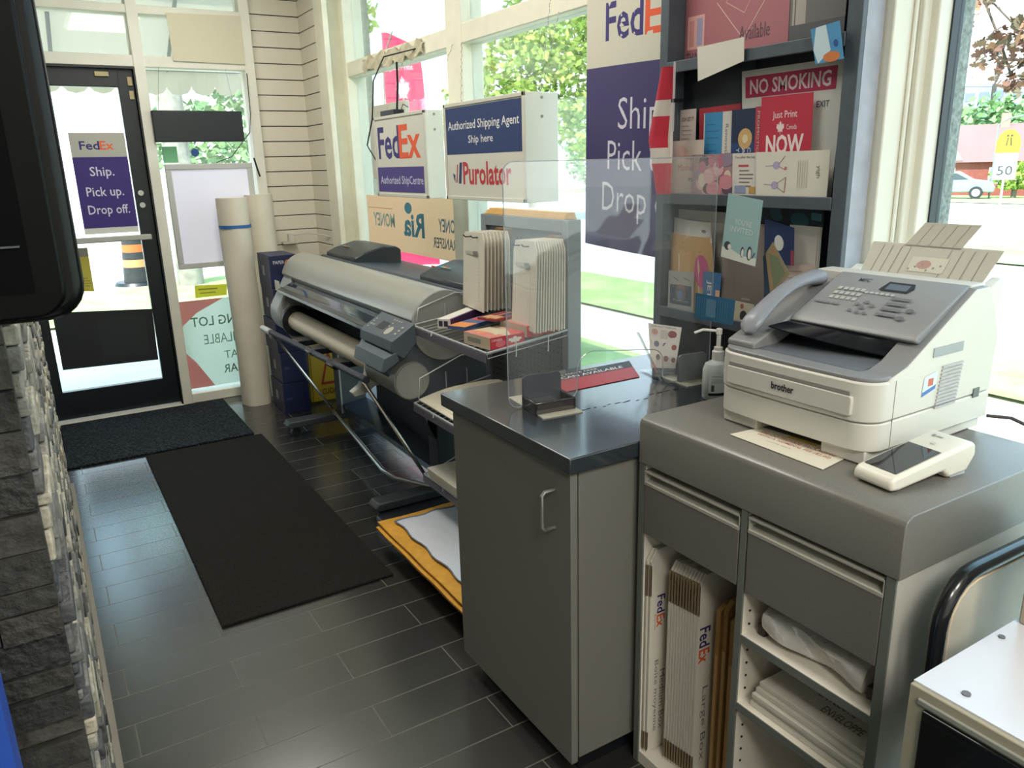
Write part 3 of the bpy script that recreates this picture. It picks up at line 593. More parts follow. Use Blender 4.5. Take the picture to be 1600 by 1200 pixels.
for k in range(5):
    z = .3955+k*.0125; dx = [0, .004, -.003, .005, .012][k]
    b = B(); b.box(1.165+dx, 1.50, .692+.002*k, .965-.003*k, z, z+.0115)
    def tf2(u, v, o, z=z, dx=dx): return Vector((1.165+dx+.335*v, .965-.27*u, z+.0115+o))
    if k == 4: b.put(tf2, [('t', 'ENVELOPE', .40, .20, .32, .07, .01, '#77736d'), ('t', 'ENVELOPPE', .52, .09, .34, .07, .01, '#77736d')])
    b.build('letter_pack', flat_w, None, bevel=.0015, group='white letter packs on the lower shelf', cat='envelope', label=['white letter pack at the bottom of the lower shelf pile', 'white letter pack second from the bottom of the shelf pile', 'white letter pack in the middle of the shelf pile', 'white letter pack under the printed top one', 'white letter pack with grey print on top of the shelf pile'][k])
# handset-less things on the unit: notice, card terminal
sheet('packaging_notice', 'white notice with red print tucked under the fax machine', 'notice', ((1.305, 1.10, .9675), (1.318, .885, .9675), (1.208, .868, .9675), (1.214, 1.108, .9675)), '#ded9c8',
      [('r', .35, .86, .32, .13, '#cdbd4c'), ('t', 'WE DO PROVIDE PACKAGING', .1, .66, .82, .13, .005, '#b05a48'), ('t', 'WITH A NOMINAL FEE ($2.00)', .12, .46, .8, .13, .005, '#b05a48'), ('t', 'terms apply', .3, .32, .28, .06, 0, '#b98a78')], thick=.001)
t = thing('card_terminal', 'white card payment terminal with a dark touchscreen beside the fax', 'card terminal', (1.212, .770, .966), rz=math.radians(-6))
b = B(); b.prism([(0, .004), (0, .022), (.01, .030), (.205, .062), (.218, .056), (.222, .035), (.20, .004), (.15, .0), (.135, .016), (.02, .002)], 'y', -.042, .042)
b.build('case', mat('#e3ded0', .35), t, bevel=.009, seg=4)
def sf(u, v, o): return Vector((.018+.115*v-.16*o, .034-.068*u, .0318+.019*v+o))
b = B(); b.add([sf(0, 0, .0008), sf(1, 0, .0008), sf(1, 1, .0008), sf(0, 1, .0008)], [(0, 1, 2, 3)]); b.flat = True; b.build('screen', mat('#14171f', .06, coat=.5), t, smooth=False)
def sg(u, v, o): return Vector((.135+.068*v-.16*o, .034-.068*u, .0515+.0105*v+o))
b = B(); b.put(sg, [('c', .2, .72, .05, .07, '#8b8b90'), ('r', .28, .69, .2, .06, '#a0a0a4'), ('c', .5, .3, .08, .06, '#cfccc4')], .0008); b.flat = True; b.build('printed_marks', M_white, t, smooth=False)
bxs((.16, .20, -.038, .038, -.0005, .02)).build('printer_foot', mat('#b9c2ca', .3), t)
# ------------------------------------------------------------------ fax machine  (local frame, x = depth, y = left)
t = thing('fax_machine', 'grey and white laser fax machine with a handset on the speckled unit', 'fax machine', (1.270, .822, .965), rz=math.radians(.8)); t.scale = (1.05, 1.12, 1.0)
def foot(x0, x1, y0, y1, r, n=8, bulge=.003):
    o = [(x1, y0), (x1, y1)]
    o += [(x0+r-r*math.sin(math.radians(90*i/n)), y1-r+r*math.cos(math.radians(90*i/n))) for i in range(n+1)]
    o += [(x0-bulge*math.sin(math.pi*k/6), y1-r-(y1-y0-2*r)*k/6) for k in range(1, 6)]
    o += [(x0+r-r*math.cos(math.radians(90*i/n)), y0+r-r*math.sin(math.radians(90*i/n))) for i in range(n+1)]
    return o
FM = mat('#d3d0c7', .42); FG = mat('#858586', .42); FG2 = mat('#8b8c8e', .4)
b = B(); b.prism(foot(.003, .40, 0, .345, .045), 'z', .028, .085); 
b.box(.016, .40, .245, .330, .0015, .03); b.box(.016, .40, .012, .10, .0015, .03); b.box(.05, .40, .10, .25, .008, .03)
b.build('paper_cassette', FM, t, bevel=.003)
b = B(); b.prism(foot(0, .40, 0, .345, .045), 'z', .0865, .166); b.build('body', FM, t, bevel=.004)
b = B(); b.prism(rrect(.035, .31, .098, .138, .006), 'x', -.0055, .02); b.build('manual_feed_cover', mat('#d0cdc4', .42), t, bevel=.002)
bxs((-.0045, .0, .04, .305, .1385, .1465)).build('finger_slot', mat('#8f8d87', .6), t)
b = B(); b.put(lambda u, v, o: Vector((-.0057-o, .20-.05*u, .112+.016*v)), [('t', 'brother', 0, 0, 1, 1, .03, '#2a2c30')], .0006); b.flat = True; b.build('brand_lettering', FM, t, smooth=False)
# grey top rim
b = B(); b.prism(foot(.004, .22, .004, .341, .043), 'z', .166, .174); b.build('top_rim', FG, t, bevel=.002)
# output bay: sloped side cheeks and a dark cavity under the console
b = B(); b.prism([(.045, .1745), (.20, .1745), (.20, .18), (.06, .1765)], 'y', .055, .295); b.build('output_tray', mat('#6b7078', .3), t)
sidep = [(.04, .16), (.055, .172), (.10, .186), (.30, .312), (.345, .312), (.375, .27), (.405, .20), (.40, .16)]
b = B(); b.prism(sidep, 'y', 0, .012); b.build('side_wall', FM, t, bevel=.003)
b = B(); b.prism(sidep, 'y', .333, .345); b.build('side_wall', FM, t, bevel=.003)
b = B(); b.prism([(.055, .1725), (.10, .187), (.30, .3135), (.345, .3135), (.345, .30), (.30, .298), (.11, .176), (.06, .166)], 'y', .002, .052); b.build('side_rim', FG, t, bevel=.002)
b = B(); b.prism([(.19, .166), (.19, .215), (.31, .30), (.40, .20), (.40, .166)], 'y', .012, .333); b.build('inner_body', mat('#3a3f45', .5), t)
b = B(); b.prism([(.138, .226), (.145, .236), (.30, .3175), (.345, .3175), (.37, .275), (.34, .28), (.30, .296), (.15, .218)], 'y', .014, .275); con = b.build('console', FG2, t, bevel=.003)
b = B(); b.prism([(.30, .296), (.30, .3185), (.352, .3185), (.40, .235), (.40, .21)], 'y', .012, .333); b.build('rear_cover', mat('#cdcbc4', .42), t, bevel=.003)
b = B()
def kf(u, v, o): return Vector((.150+.148*v-.46*o, .270-.215*u, .2388+.0778*v+.88*o))
ke = [('p', [(.50, .72), (.53, .90), (.77, .90), (.80, .80), (.77, .70), (.53, .70)], '#22262c'), ('r', .55, .74, .2, .12, '#5d6a78'), ('t', 'MFC', .24, .84, .12, .07, .01, '#3c4046')]
for rr in range(3):
    for cc_ in range(5): ke.append(('r', .13+.058*cc_+.012*(2-rr)*0, .42+.10*rr, .042, .06, '#b5b5b0'))
ke += [('r', .05+.0*i, .29, .16, .035, '#767779') for i in range(1)]+[('r', .23, .29, .07, .035, '#767779')]
ke += [('c', .43+.05*i, .62, .018, .022, '#b9b9b4') for i in range(6)]
ke += [('c', .46, .36, .025, .03, '#6f7072'), ('c', .53, .42, .025, .03, '#6f7072'), ('c', .53, .30, .025, .03, '#6f7072'), ('c', .60, .36, .025, .03, '#6f7072'), ('c', .45, .22, .022, .025, '#6f7072'), ('c', .53, .2, .022, .025, '#6f7072'), ('c', .6, .2, .022, .025, '#6f7072')]
ke += [('r', .70, .2+.11*i, .18, .05, '#6f7072') for i in range(4)]+[('c', .95, .36, .035, .04, '#66686a'), ('c', .93, .20, .035, .04, '#66686a')]
b.put(kf, ke, .0011); b.flat = True; b.build('keypad', FG2, con, smooth=False)
# handset
b = B()
def hs(u, v):
    a = 2*math.pi*u; x = .04+.245*v; zc = .206+.40*(x-.04)+.032*math.sin(math.pi*v); w = .019+.008*abs(2*v-1)**2; hh = .012+.012*abs(2*v-1)**3
    e = min(1, math.sqrt(max(0, v*14)), math.sqrt(max(0, (1-v)*14))); return Vector((x, .308+w*e*math.cos(a), zc+hh*e*math.sin(a)))
b.grid(hs, 18, 20); b.build('handset', mat('#8a8d95', .35), t)
b = B(); b.prism([(.03, .172), (.03, .186), (.30, .300), (.30, .26), (.10, .172)], 'y', .275, .342); b.build('handset_cradle', FG, t, bevel=.004)
# output support flap
b = B()
def fl(u, v): return Vector((.150-.085*v*(1-.9*u), .272-.235*u, .226-.004*v-.024*math.sin(u*1.5)*v*.9-.012*v*u))
b.grid(fl, 12, 6); b.grid(lambda u, v: fl(u, v)-Vector((0, 0, .002)), 12, 6); b.build('paper_support_flap', mat('#15181e', .15), t)
# rear paper tray
tr = thing  # noqa
b = B()
def ty(u, v, o=0): return Vector((.362+.060*v+o*.9, .275-.245*u-.0*v, .300+.075*v+.3*o))
b.add([ty(0, 0), ty(1, 0), ty(1.04, 1), ty(-.04, 1), ty(0, 0, .004), ty(1, 0, .004), ty(1.04, 1, .004), ty(-.04, 1, .004)], [(0, 1, 2, 3), (7, 6, 5, 4), (0, 4, 5, 1), (1, 5, 6, 2), (2, 6, 7, 3), (3, 7, 4, 0)])
b.put(lambda u, v, o: ty(u, v, -o), [('l', .08*i+.08, .05, .08*i+.08, .95, .006, '#88857b') for i in range(0, 4)]+[('l', .65+.09*i, .05, .66+.09*i, .95, .006, '#88857b') for i in range(4)]+[('r', .38, .3, .3, .4, '#c4bfb0'), ('c', .5, .5, .06, .12, '#b08a80')]+[('c', .39+.05*i, .36+.07*(i % 3), .01, .03, '#8d8a80') for i in range(6)], .001)
pt = b.build('paper_tray', mat('#b1ada0', .5), t, smooth=False)
b = B(); b.add([ty(.25, .95), ty(.72, .95), ty(.78, 1.62), ty(.32, 1.62), ty(.25, .95, .003), ty(.72, .95, .003), ty(.78, 1.62, .003), ty(.32, 1.62, .003)], [(0, 1, 2, 3), (7, 6, 5, 4), (0, 4, 5, 1), (1, 5, 6, 2), (2, 6, 7, 3), (3, 7, 4, 0)])
b.put(lambda u, v, o: ty(u, v, -o), [('l', .25+.1*i, .98, .3+.1*i, 1.6, .005, '#8d8a80') for i in range(1, 5)], .001); b.build('tray_extension', mat('#a9a597', .5), pt, smooth=False)
b = B(); b.prism([(.34, .30), (.40, .325), (.41, .30), (.38, .215)], 'y', .005, .026); b.build('tray_arm', mat('#d9d7d0', .4), t, bevel=.003)
b = B(); b.prism([(.34, .30), (.40, .325), (.41, .30), (.38, .215)], 'y', .285, .305); b.build('tray_arm', mat('#d9d7d0', .4), t, bevel=.003)
# details on the right side
b = B(); b.put(lambda u, v, o: Vector((.058+.34*u, -.0002-o, .035+.30*v)), [('p', [(.275, .27), (.285, .40), (.41, .43), (.40, .30)], '#d6e2e6'), ('p', [(.275, .27), (.278, .30), (.405, .335), (.40, .305)], '#4b78b8'), ('r', .325, .335, .05, .05, '#c8644c')], .0006); b.flat = True
b.build('flag_sticker', FM, t, smooth=False)
b = B()
for i in range(12): z = .083+i*.0075; b.box(.200+.001*i, .270+.001*i, -.0025, .001, z, z+.0045)
b.build('vent', mat('#b3b2b3', .5), t)
bxs((.175, .275, -.0012, .001, .192, .211)).build('hand_grip', mat('#9aa0a2', .5), t)
bxs((.335, .357, -.0015, .001, .080, .100), ).build('port', mat('#45494c', .4), t)
bxs((.066, .0675, -.0006, .001, .004, .165)).build('seam', mat('#8e8b83', .7), t)
# power cord behind
b = B(); b.tube([(1.70, .83, .99), (1.74, .80, .985), (1.80, .76, .95), (1.86, .70, .86)], .004); b.build('loose_mains_lead', mat('#3b2b28', .5), None, label='dark power cord drooping behind the fax machine', cat='cord')
# ------------------------------------------------------------------ chair and appliance at lower right
t = thing('tube_chair', 'chair with a thick black tubular back frame and cream panel', 'chair', (1.3, .6, 0))
pts = [(1.55, .60, .862), (1.42, .60, .862), (1.26, .60, .864)]+[(1.26-.085*math.sin(math.radians(a)), .60, .779+.085*math.cos(math.radians(a))) for a in (15, 30, 45, 60, 75, 90)]+[(1.176, .60, .6), (1.18, .60, .02)]
b = B(); b.tube(pts, .014, 12); b.tube([(1.55, .60, .862), (1.58, .60, .80), (1.58, .60, .02)], .014, 12); b.build('back_frame', mat('#0e1116', .25, coat=.4), t)
b = B(); b.prism(rrect(1.192, 1.565, .50, .847, .06), 'y', .597, .606); b.build('back_panel', mat('#c3bcae', .4), t, bevel=.003)
b = B(); b.tube([(1.56, .592, .846), (1.262, .592, .848)]+[(1.262-.069*math.sin(math.radians(a)), .592, .779+.069*math.cos(math.radians(a))) for a in (20, 45, 70, 90)]+[(1.193, .592, .55)], .0022, 6); b.build('piping', mat('#d8c5a8', .5), t)
t = thing('microwave_oven', 'white topped microwave with dark glass front at lower right', 'microwave', (1.25, .3, .5))
b = B(); b.box(.99, 1.40, -.02, .530, .52, .80); b.build('case', mat('#b7b2ab', .3, metal=.15), t, bevel=.002)
b = B(); b.box(.983, .992, -.02, .530, .52, .80); b.box(.979, .985, .0, .515, .775, .785, mat('#8a8a80', .4)); b.build('front_frame', mat('#a29b87', .45), t, bevel=.002)
bxs((.976, .985, .0, .505, .54, .772)).build('door', mat('#101413', .08, coat=.5), t, bevel=.002)
bxs((.990, 1.399, -.019, .529, .8001, .803)).build('top_panel', mat('#cfcfd6', .28), t, smooth=False)
b = B(); b.cyl((1.02, .47, .803), (1.02, .47, .8055), .006, n=12); b.build('screw', mat('#6a6a6e', .5), t)
b = B(); b.cyl((1.2, .515, .803), (1.2, .515, .8055), .005, n=12); b.build('screw', mat('#6a6a6e', .5), t)
b = bxs((1.0, 1.38, 0, .51, .0, .52)); b.build('appliance_cart', mat('#8c887e', .5), None, label='plain grey cabinet holding up the microwave', cat='cabinet')
b = bxs((1.262, 1.60, .28, .522, .8035, 1.0)); b.build('beige_box', mat('#a89c88', .5), None, bevel=.003, label='beige box standing on the microwave at the right edge', cat='box')
b = B(); b.box(-.40, -.108, .88, .93, .0, 1.095)
b.build('blue_divider', mat('#23479a', .4), None, label='strip of bright blue panel in front of the stone wall', cat='panel')
# ------------------------------------------------------------------ blank helper marks
def leaf(cx_, cy_, s, col, k=1.):
    q = [(0, -.5), (.04, -.2), (.30, -.26), (.26, -.12), (.5, .08), (.42, .14), (.46, .30), (.30, .27), (.26, .34), (.12, .2), (.16, .44), (.07, .38), (0, .55)]
    pts = q+[(-x, y) for x, y in reversed(q[1:-1])]
    return ('p', [(cx_+x*s, cy_+y*s*k) for x, y in pts], col)
# ------------------------------------------------------------------ pegboard stand with baskets and mailers
t = thing('pegboard_stand', 'freestanding grey pegboard display stand with wire baskets', 'display stand', (1.6, 2.56, 0))
MG = mat('#70767a', .45); MG2 = mat('#5d6367', .55)
b = bxs((1.60, 1.66, 2.25, 2.285, .05, 1.345), (1.60, 1.66, 2.835, 2.87, .05, 1.345), (1.60, 1.66, 2.285, 2.835, 1.30, 1.345)); b.build('frame', mat('#7b8287', .42), t, bevel=.003)
bxs((1.612, 1.645, 2.285, 2.835, .1, 1.30)).build('pegboard', MG2, t)
b = B()
for i in range(20):
    for j in range(44):
        y = 2.30+.027*i; z = .16+.0256*j; b.box(1.6105, 1.6122, y, y+.0055, z, z+.0055)
b.build('peg_holes', mat('#24282b', .8), t, smooth=False)
b = B(); b.prism([(1.12, 2.24), (1.10, 2.27), (1.10, 3.02), (1.13, 3.06), (1.68, 3.06), (1.68, 2.06), (1.12, 2.06)], 'z', .004, .05); b.build('base', mat('#262c31', .4), t, bevel=.008)
wire = mat('#c4c6c6', .35, metal=.3)
def basket(xf, y0, y1, zf, zb, lip, strip, nm):
    w = B(); xb = 1.60
    w.tube([(xf, y0, zf), (xf, y1, zf)], .0038, 6); w.tube([(xf, y0, zf), (xb, y0, zb)], .0038, 6); w.tube([(xf, y1, zf), (xb, y1, zb)], .003, 6)
    for i in range(15): y = y0+(y1-y0)*i/14; w.tube([(xf, y, zf+lip*.0), (xf+.004, y, zf-.02), (xb, y, zb-.02)], .0016, 5)
    w.tube([(xf+.02, y1, zf+.015), (xf+.03, y1+.0, zf+lip), (xb-.14, y1, zb+lip+.01), (xb, y1, zb+lip)], .0025, 6)
    w.tube([(xf+.15, y1, zf), (xf+.15, y1, zf+lip+.01)], .002, 5)
    w.tube([(xf+.25, y1, zf), (xf+.25, y1, zf+lip+.01)], .002, 5)
    for k in (.35, .75): w.tube([(xf+(xb-xf)*k, y0, zf-.03), (xf+(xb-xf)*k, y0-.004, zf+.03)], .002, 5)
    o = w.build('wire_basket', wire, t)
    s = B(); s.box(xf-.006, xf-.003, y0, y1, zf-.034, zf-.004); s.build('price_rail', mat('#6d6874', .3), o)
    s = B(); s.tube([(xf-.006, y1-.19, zf+.002), (xf-.008, y1-.19, zf-.012)], .002, 5); s.build('rail_clip', M_white, o)
basket(1.262, 2.255, 2.865, .918, .955, .065, 1, 'a')
basket(1.235, 2.255, 2.83, .60, .66, .10, 1, 'b')
basket(1.26, 2.255, 2.83, .28, .33, .0, 1, 'c')
pm = mat('#d9d4c4', .6)
for (yc0, yc1, n_, zt, zb, lab) in ((2.60, 2.765, 8, 1.285, 1.0, 'left'), (2.235, 2.385, 12, 1.278, .975, 'right')):
    h = B()
    for y in (yc0+.05, yc0+.11): h.tube([(1.61, y, zt-.02), (1.44, y, zt-.014), (1.43, y, zt-.006)], .0025, 6)
    h.box(1.58, 1.612, yc0+.04, yc0+.12, zt-.03, zt+.012, mat('#7a5a3a', .6)); h.build('hook', M_black, t)
    for i in range(n_):
        x = 1.462+i*(.125/n_); dz = random.uniform(-.004, .004); sag = .012*(1-i/n_)
        m_ = B(); N_ = 6; q = [(yc1-.012, zt+.002), (yc1, zt-.03), (yc1+.008, zb+dz), (yc0+.004, zb-.012+dz), (yc0, zt-.03), (yc0+.016, zt+.005)]
        m_.add([(x-sag*(1.29-z)/.3, y, z) for y, z in q]+[(x+.0045-sag*(1.29-z)/.3, y, z) for y, z in q], [(0, 1, 2, 3, 4, 5), (11, 10, 9, 8, 7, 6)]+[(k, 6+k, 6+(k+1) % 6, (k+1) % 6) for k in range(6)])
        if i == 0:
            yw = yc1-yc0
            m_.put(lambda u, v, o, x=x, zb=zb, zt=zt, yc1=yc1, yw=yw, sag=sag: Vector((x-.0022-o-sag*(1.29-(zb+(zt-zb)*v))/.3, yc1-yw*u, zb+(zt-zb)*v)), [('p', [(.12, .72), (.12, .75), (.7, .77), (.72, .70)], '#b9b6a8'), ('p', [(.5, .705), (.5, .755), (.72, .765), (.73, .695)], '#77776f')]+[('r', .78, .08+.05*k, .012, .03, '#8b887c') for k in range(12)], .0006)
        m_.build('padded_mailer', pm, None, smooth=False, group='white padded mailers on the %s hook' % lab, cat='mailer',
                 label='front white padded mailer hanging on the %s hook of the pegboard' % lab if i == 0 else 'white padded mailer behind the front one on the %s pegboard hook' % lab)
# yellow envelopes on top and on the base
for k in range(4):
    b = B(); z = 1.346+.006*k; b.box(1.602+.004*k, 1.655, 2.27+.004*k, 2.84-.006*k, z, z+.0052)
    b.build('kraft_envelope', mat('#e6bd78', .6), None, group='yellow envelopes on top of the stand', cat='envelope', label=['yellow envelope at the bottom of the pile on top of the pegboard stand', 'yellow envelope second from the bottom on top of the stand', 'yellow envelope second from the top on the pegboard stand', 'yellow envelope uppermost on top of the pegboard stand'][k])
ym = mat('#d59a2e', .55, noise=.1, nscale=30)
labs = ['yellow padded envelope lowest in the pile on the stand base', 'yellow padded envelope second from the bottom of the base pile', 'yellow padded envelope in the middle of the base pile', 'yellow padded envelope second from top of the base pile', 'yellow padded envelope on top of the base pile under the white bag']
for k in range(5):
    z = .0515+.0165*k; dx = [.02, .035, .0, -.012, .0][k]; dy = [-.10, -.06, .0, .0, .01][k]
    b = B()
    def ev(u, v, z=z, dx=dx, dy=dy, k=k, top=1):
        sag = -.0
        return Vector((1.03+dx+.50*v, 2.045-dy*.0+(.76+dy)*u, z+top*(.006+.009*min(1, 6*u, 6*(1-u), 6*v, 6*(1-v)))+.002*math.sin(u*17+v*9+k)))
    b.grid(lambda u, v: ev(u, v), 14, 10); b.grid(lambda u, v: ev(u, v, top=0)+Vector((0, 0, .001)), 14, 10)
    for (fu) in range(14):
        for v_ in (0, 1):
            p0 = ev(fu/14, v_); p1 = ev((fu+1)/14, v_); b.add([p0, p1, (p1.x, p1.y, p1.z-.006), (p0.x, p0.y, p0.z-.006)], [(0, 1, 2, 3)])
    b.flat = True
    b.build('padded_envelope', ym, None, group='yellow envelopes piled on the stand base', cat='envelope', label=labs[k])
b = B()
def wb(u, v): e = min(1, 9*u, 9*(1-u), 9*v, 9*(1-v)); return Vector((1.085+.46*v+.006*math.sin(u*23), 2.05+.70*u+.006*math.sin(v*19), .137+.008*e+.0018*math.sin(u*31)*math.sin(v*27)))
b.grid(wb, 24, 18); t2 = thing('plastic_mailer', 'white plastic mailer with a grey seam lying on the yellow envelopes', 'mailer', (1.3, 2.4, .137)); b.build('bag', mat('#d5d9e2', .3, bump=.3, nscale=20), t2)
b = B(); b.tube([wb(i/20, 0)+Vector((0, 0, .002)) for i in range(21)]+[wb(1, i/14)+Vector((0, 0, .002)) for i in range(15)], .003, 5); b.build('seam', mat('#6f7a8c', .5), t2)
# white envelopes in the lower baskets
for k in range(4):
    z = .605+.008*k
    sheet('long_envelope', ['white envelope lowest in the middle wire basket', 'white envelope second in the middle wire basket', 'white envelope fanned over the others in the middle basket', 'creased white envelope on top in the middle wire basket'][k], 'envelope',
          ((1.25+.03*k, 2.82-.03*k, z+.01), (1.56, 2.75-.02*k, z+.05), (1.56, 2.50, z+.05), (1.245+.01*k, 2.45-.02*k, z+.008)), '#dcd4c0', group='envelopes in the middle wire basket', thick=.005, curl=.02)
for k in range(6):
    z = .268+.011*k
    b = B(); b.box(1.262-.004*k, 1.58, 2.29, 2.78-.004*k, z+.003, z+.013); b.build('envelope_pack', pm, None, bevel=.002, group='envelopes in the lowest wire basket', cat='envelope', label=['white envelope pack at the bottom of the lowest basket', 'white envelope pack second up in the lowest basket', 'white envelope pack third up in the lowest basket', 'white envelope pack fourth up in the lowest basket', 'white envelope pack just below the top in the lowest basket', 'white envelope pack on top in the lowest basket'][k])
# boxes and magazines in the upper basket
def obox(name, label, cat, c, L_, W_, H_, ang, m, pr, group=None, side=None, end=None):
    t = Matrix.Rotation(ang, 3, 'Z'); c = Vector(c)
    b = B(); b.box(-L_/2, L_/2, -W_/2, W_/2, 0, H_)
    b.put(lambda u, v, o: Vector((-L_/2+L_*u, -W_/2+W_*v, H_+o)), pr, .0005)
    if side: b.put(lambda u, v, o: Vector((-L_/2+L_*u, -W_/2-o, H_*v)), side, .0005)
    if end: b.put(lambda u, v, o: Vector((-L_/2-o, W_/2-W_*u, H_*v)), end, .0005)
    b.v = [t@v+c for v in b.v]
    return b.build(name, m, None, smooth=False, label=label, cat=cat, group=group)
obox('long_carton', 'long white and purple carton lying diagonally in the wire basket', 'box', (1.43, 2.70, .950), .40, .055, .035, .62, mat('#d8d3cb', .5), [('r', 0, 0, 1, .12, '#4a2f5e'), ('r', .8, .2, .15, .5, '#7b86b0')], side=[('r', 0, 0, 1, 1, '#45284f')], end=[('r', .1, .2, .3, .6, '#39304a'), ('r', .5, .2, .3, .6, '#39304a')])
rs = [('r', 0, 0, 1, 1, '#c02a3a'), leaf(.72, .5, .42, '#e7ded9', 1.6), ('c', .3, .4, .14, .3, '#d86a74'), ('t', 'CANADA', .05, .66, .3, .2, 0, '#e9dfdc')]
tp_ = [('p', [(0, 0), (.45, 0), (.25, 1), (0, 1)], '#c98074'), ('p', [(.3, .2), (.6, .8), (.9, .3)], '#c7c2a6'), ('p', [(.6, 0), (1, 0), (1, .7)], '#c23c40'), ('p', [(.1, .6), (.3, .9), (.4, .5)], '#d98a5c')]
obox('souvenir_box', 'left red boxed souvenir with white leaf print in the wire basket', 'box', (1.345, 2.345, .925), .15, .16, .042, .10, mat('#cdb9a0', .5), tp_, 'red boxes in the wire basket', side=rs, end=[('r', .15, .3, .5, .4, '#8b8b80')])
obox('souvenir_box', 'right red boxed souvenir with white leaf print in the wire basket', 'box', (1.505, 2.36, .945), .15, .16, .042, .10, mat('#c9b4a0', .5), tp_, 'red boxes in the wire basket', side=rs)
obox('magazine', 'orange and blue magazine wedged beside the long carton', 'magazine', (1.40, 2.57, .955), .26, .08, .012, .45, mat('#4d5f8c', .5), [('r', 0, 0, .3, 1, '#d98a48'), ('r', .5, .1, .2, .8, '#c05048'), ('r', .75, .2, .2, .6, '#5c86b8')])
obox('magazine', 'small red magazine lying over the souvenir boxes', 'magazine', (1.44, 2.46, .990), .15, .09, .008, .3, mat('#8c3c40', .5), [('r', .1, .1, .3, .8, '#c8a070'), ('r', .5, .2, .4, .5, '#39344a'), ('l', 0, .5, 1, .6, .1, '#d98a6c')])
# ------------------------------------------------------------------ light box signs hanging in the window
SB = mat('#d9d7ca', .5, noise=.03, nscale=5)
def signbox(nm, lab, x0, x1, y0, y1, z0, z1, els, chains):
    t = thing(nm, lab, 'sign', ((x0+x1)/2, (y0+y1)/2, z0))
    bxs((x0, x1, y0, y1, z0, z1)).build('housing', SB, t, bevel=.003)
    b = bxs((x0-.006, x0+.002, y0, y0+.018, z0, z1), (x0-.006, x0+.002, y1-.018, y1, z0, z1), (x0-.006, x0+.002, y0, y1, z1-.016, z1), (x0-.006, x0+.002, y0, y1, z0, z0+.016)); b.build('rim', mat('#c9c7ba', .45), t, bevel=.002)
    b = B(); b.add([(x0-.002, y1-.018, z0+.016), (x0-.002, y0+.018, z0+.016), (x0-.002, y0+.018, z1-.016), (x0-.002, y1-.018, z1-.016)], [(0, 1, 2, 3)])
    b.put(lambda u, v, o: Vector((x0-.002-o, y1-(y1-y0)*u, z0+(z1-z0)*v)), els, .0006); b.flat = True; b.build('printed_face', mat('#cfcdbf', .5), t, smooth=False)
    c = B()
    for (p, q) in chains:
        p = Vector(p); q = Vector(q); n = int((q-p).length/.022)
        for i in range(n):
            a = p+(q-p)*(i/n); e = p+(q-p)*((i+.8)/n); off = Vector((.003 if i % 2 else -.003, 0, 0)); c.tube([a, (a+e)/2+off, e], .0016, 4)
    c.build('hanging_chain', mat('#8b8b84', .4, metal=.5), t)
    for k, y in enumerate((y0,)):
        c = B()
        for z in (z1-.02, z1-.09): c.cyl(((x0+x1)/2, y-.002, z), ((x0+x1)/2, y+.002, z), .006, n=10)
        c.build('screw', mat('#8a8a80', .5), t)
    return t
signbox('hanging_sign', 'white box sign with blue panel about shipping agents hanging in the window', 1.70, 1.855, 2.667, 3.36, 1.388, 1.806,
    [('r', .03, .475, .94, .475, '#1f3466'), ('t', 'Authorized Shipping Agent', .06, .70, .88, .115, .008, '#dcdcd8'), ('t', 'Ship here', .33, .56, .31, .10, .008, '#dcdcd8'),
     ('t', 'Purolator', .245, .16, .60, .235, .022, '#b82a3a'), ('p', [(.18, .17), (.215, .17), (.235, .39), (.20, .39)], '#1f3466'), ('p', [(.145, .18), (.158, .18), (.178, .37), (.165, .37)], '#b82a3a'), ('p', [(.10, .28), (.135, .26), (.128, .18)], '#1f3466')],
    (((1.78, 2.68, 1.80), (1.90, 2.72, 2.11)), ((1.78, 2.68, 1.80), (1.93, 2.66, 2.86)), ((1.78, 3.34, 1.80), (1.91, 3.55, 2.12))))
signbox('hanging_sign', 'white box sign with purple and orange courier letters hanging beside the blue one', 1.70, 1.795, 3.56, 4.21, 1.385, 1.80,
    [('t', 'Fed', .07, .47, .44, .40, .02, '#33286f'), ('t', 'Ex', .50, .47, .40, .40, .02, '#e0582c'), ('r', .01, .06, .93, .31, '#46367f'), ('t', 'Authorized ShipCentre', .08, .13, .84, .13, .006, '#c9c6dc')],
    (((1.74, 3.60, 1.80), (1.90, 3.62, 2.11)), ((1.74, 4.15, 1.80), (1.90, 4.2, 2.11))))
b = B(); b.box(1.72, 1.78, 3.98, 4.16, 1.801, 1.83); b.tube([(1.75, 4.0, 1.83), (1.74, 3.95, 1.95), (1.72, 3.9, 2.05)], .006, 8); b.tube([(1.76, 3.98, 1.815), (1.74, 3.9, 1.85), (1.73, 3.82, 1.83)], .0025)
b.build('router', M_black, None, label='small black box with stub antenna sitting on the courier sign', cat='router')
b = B(); b.tube([(1.90, 4.02, 2.14), (1.80, 4.25, 2.12), (1.75, 4.3, 2.0), (1.72, 4.28, 1.8), (1.71, 4.36, 1.66), (1.72, 4.30, 1.60), (1.72, 4.26, 1.57)], .004); b.build('loose_cable', M_black, None, label='black cable looping down from the transom left of the courier sign', cat='cable')
b = B(); b.box(1.91, 1.935, 4.25, 4.80, 1.47, 1.90); b.build('blank_board', mat('#c9c7b8', .6), None, bevel=.003, label='blank cream board behind the courier sign', cat='board')
# crumpled tape on the transom
b = B()
b.grid(lambda u, v: Vector((1.902-.012*abs(math.sin(u*19+v*4))-.003, 3.95+.85*u, 2.10+.075*v+.012*math.sin(u*31)+.008*math.sin(u*57+v*3))), 60, 4)
b.build('tape', mat('#c4bba0', .6), None, label='crumpled cream tape along the transom bar', cat='tape')
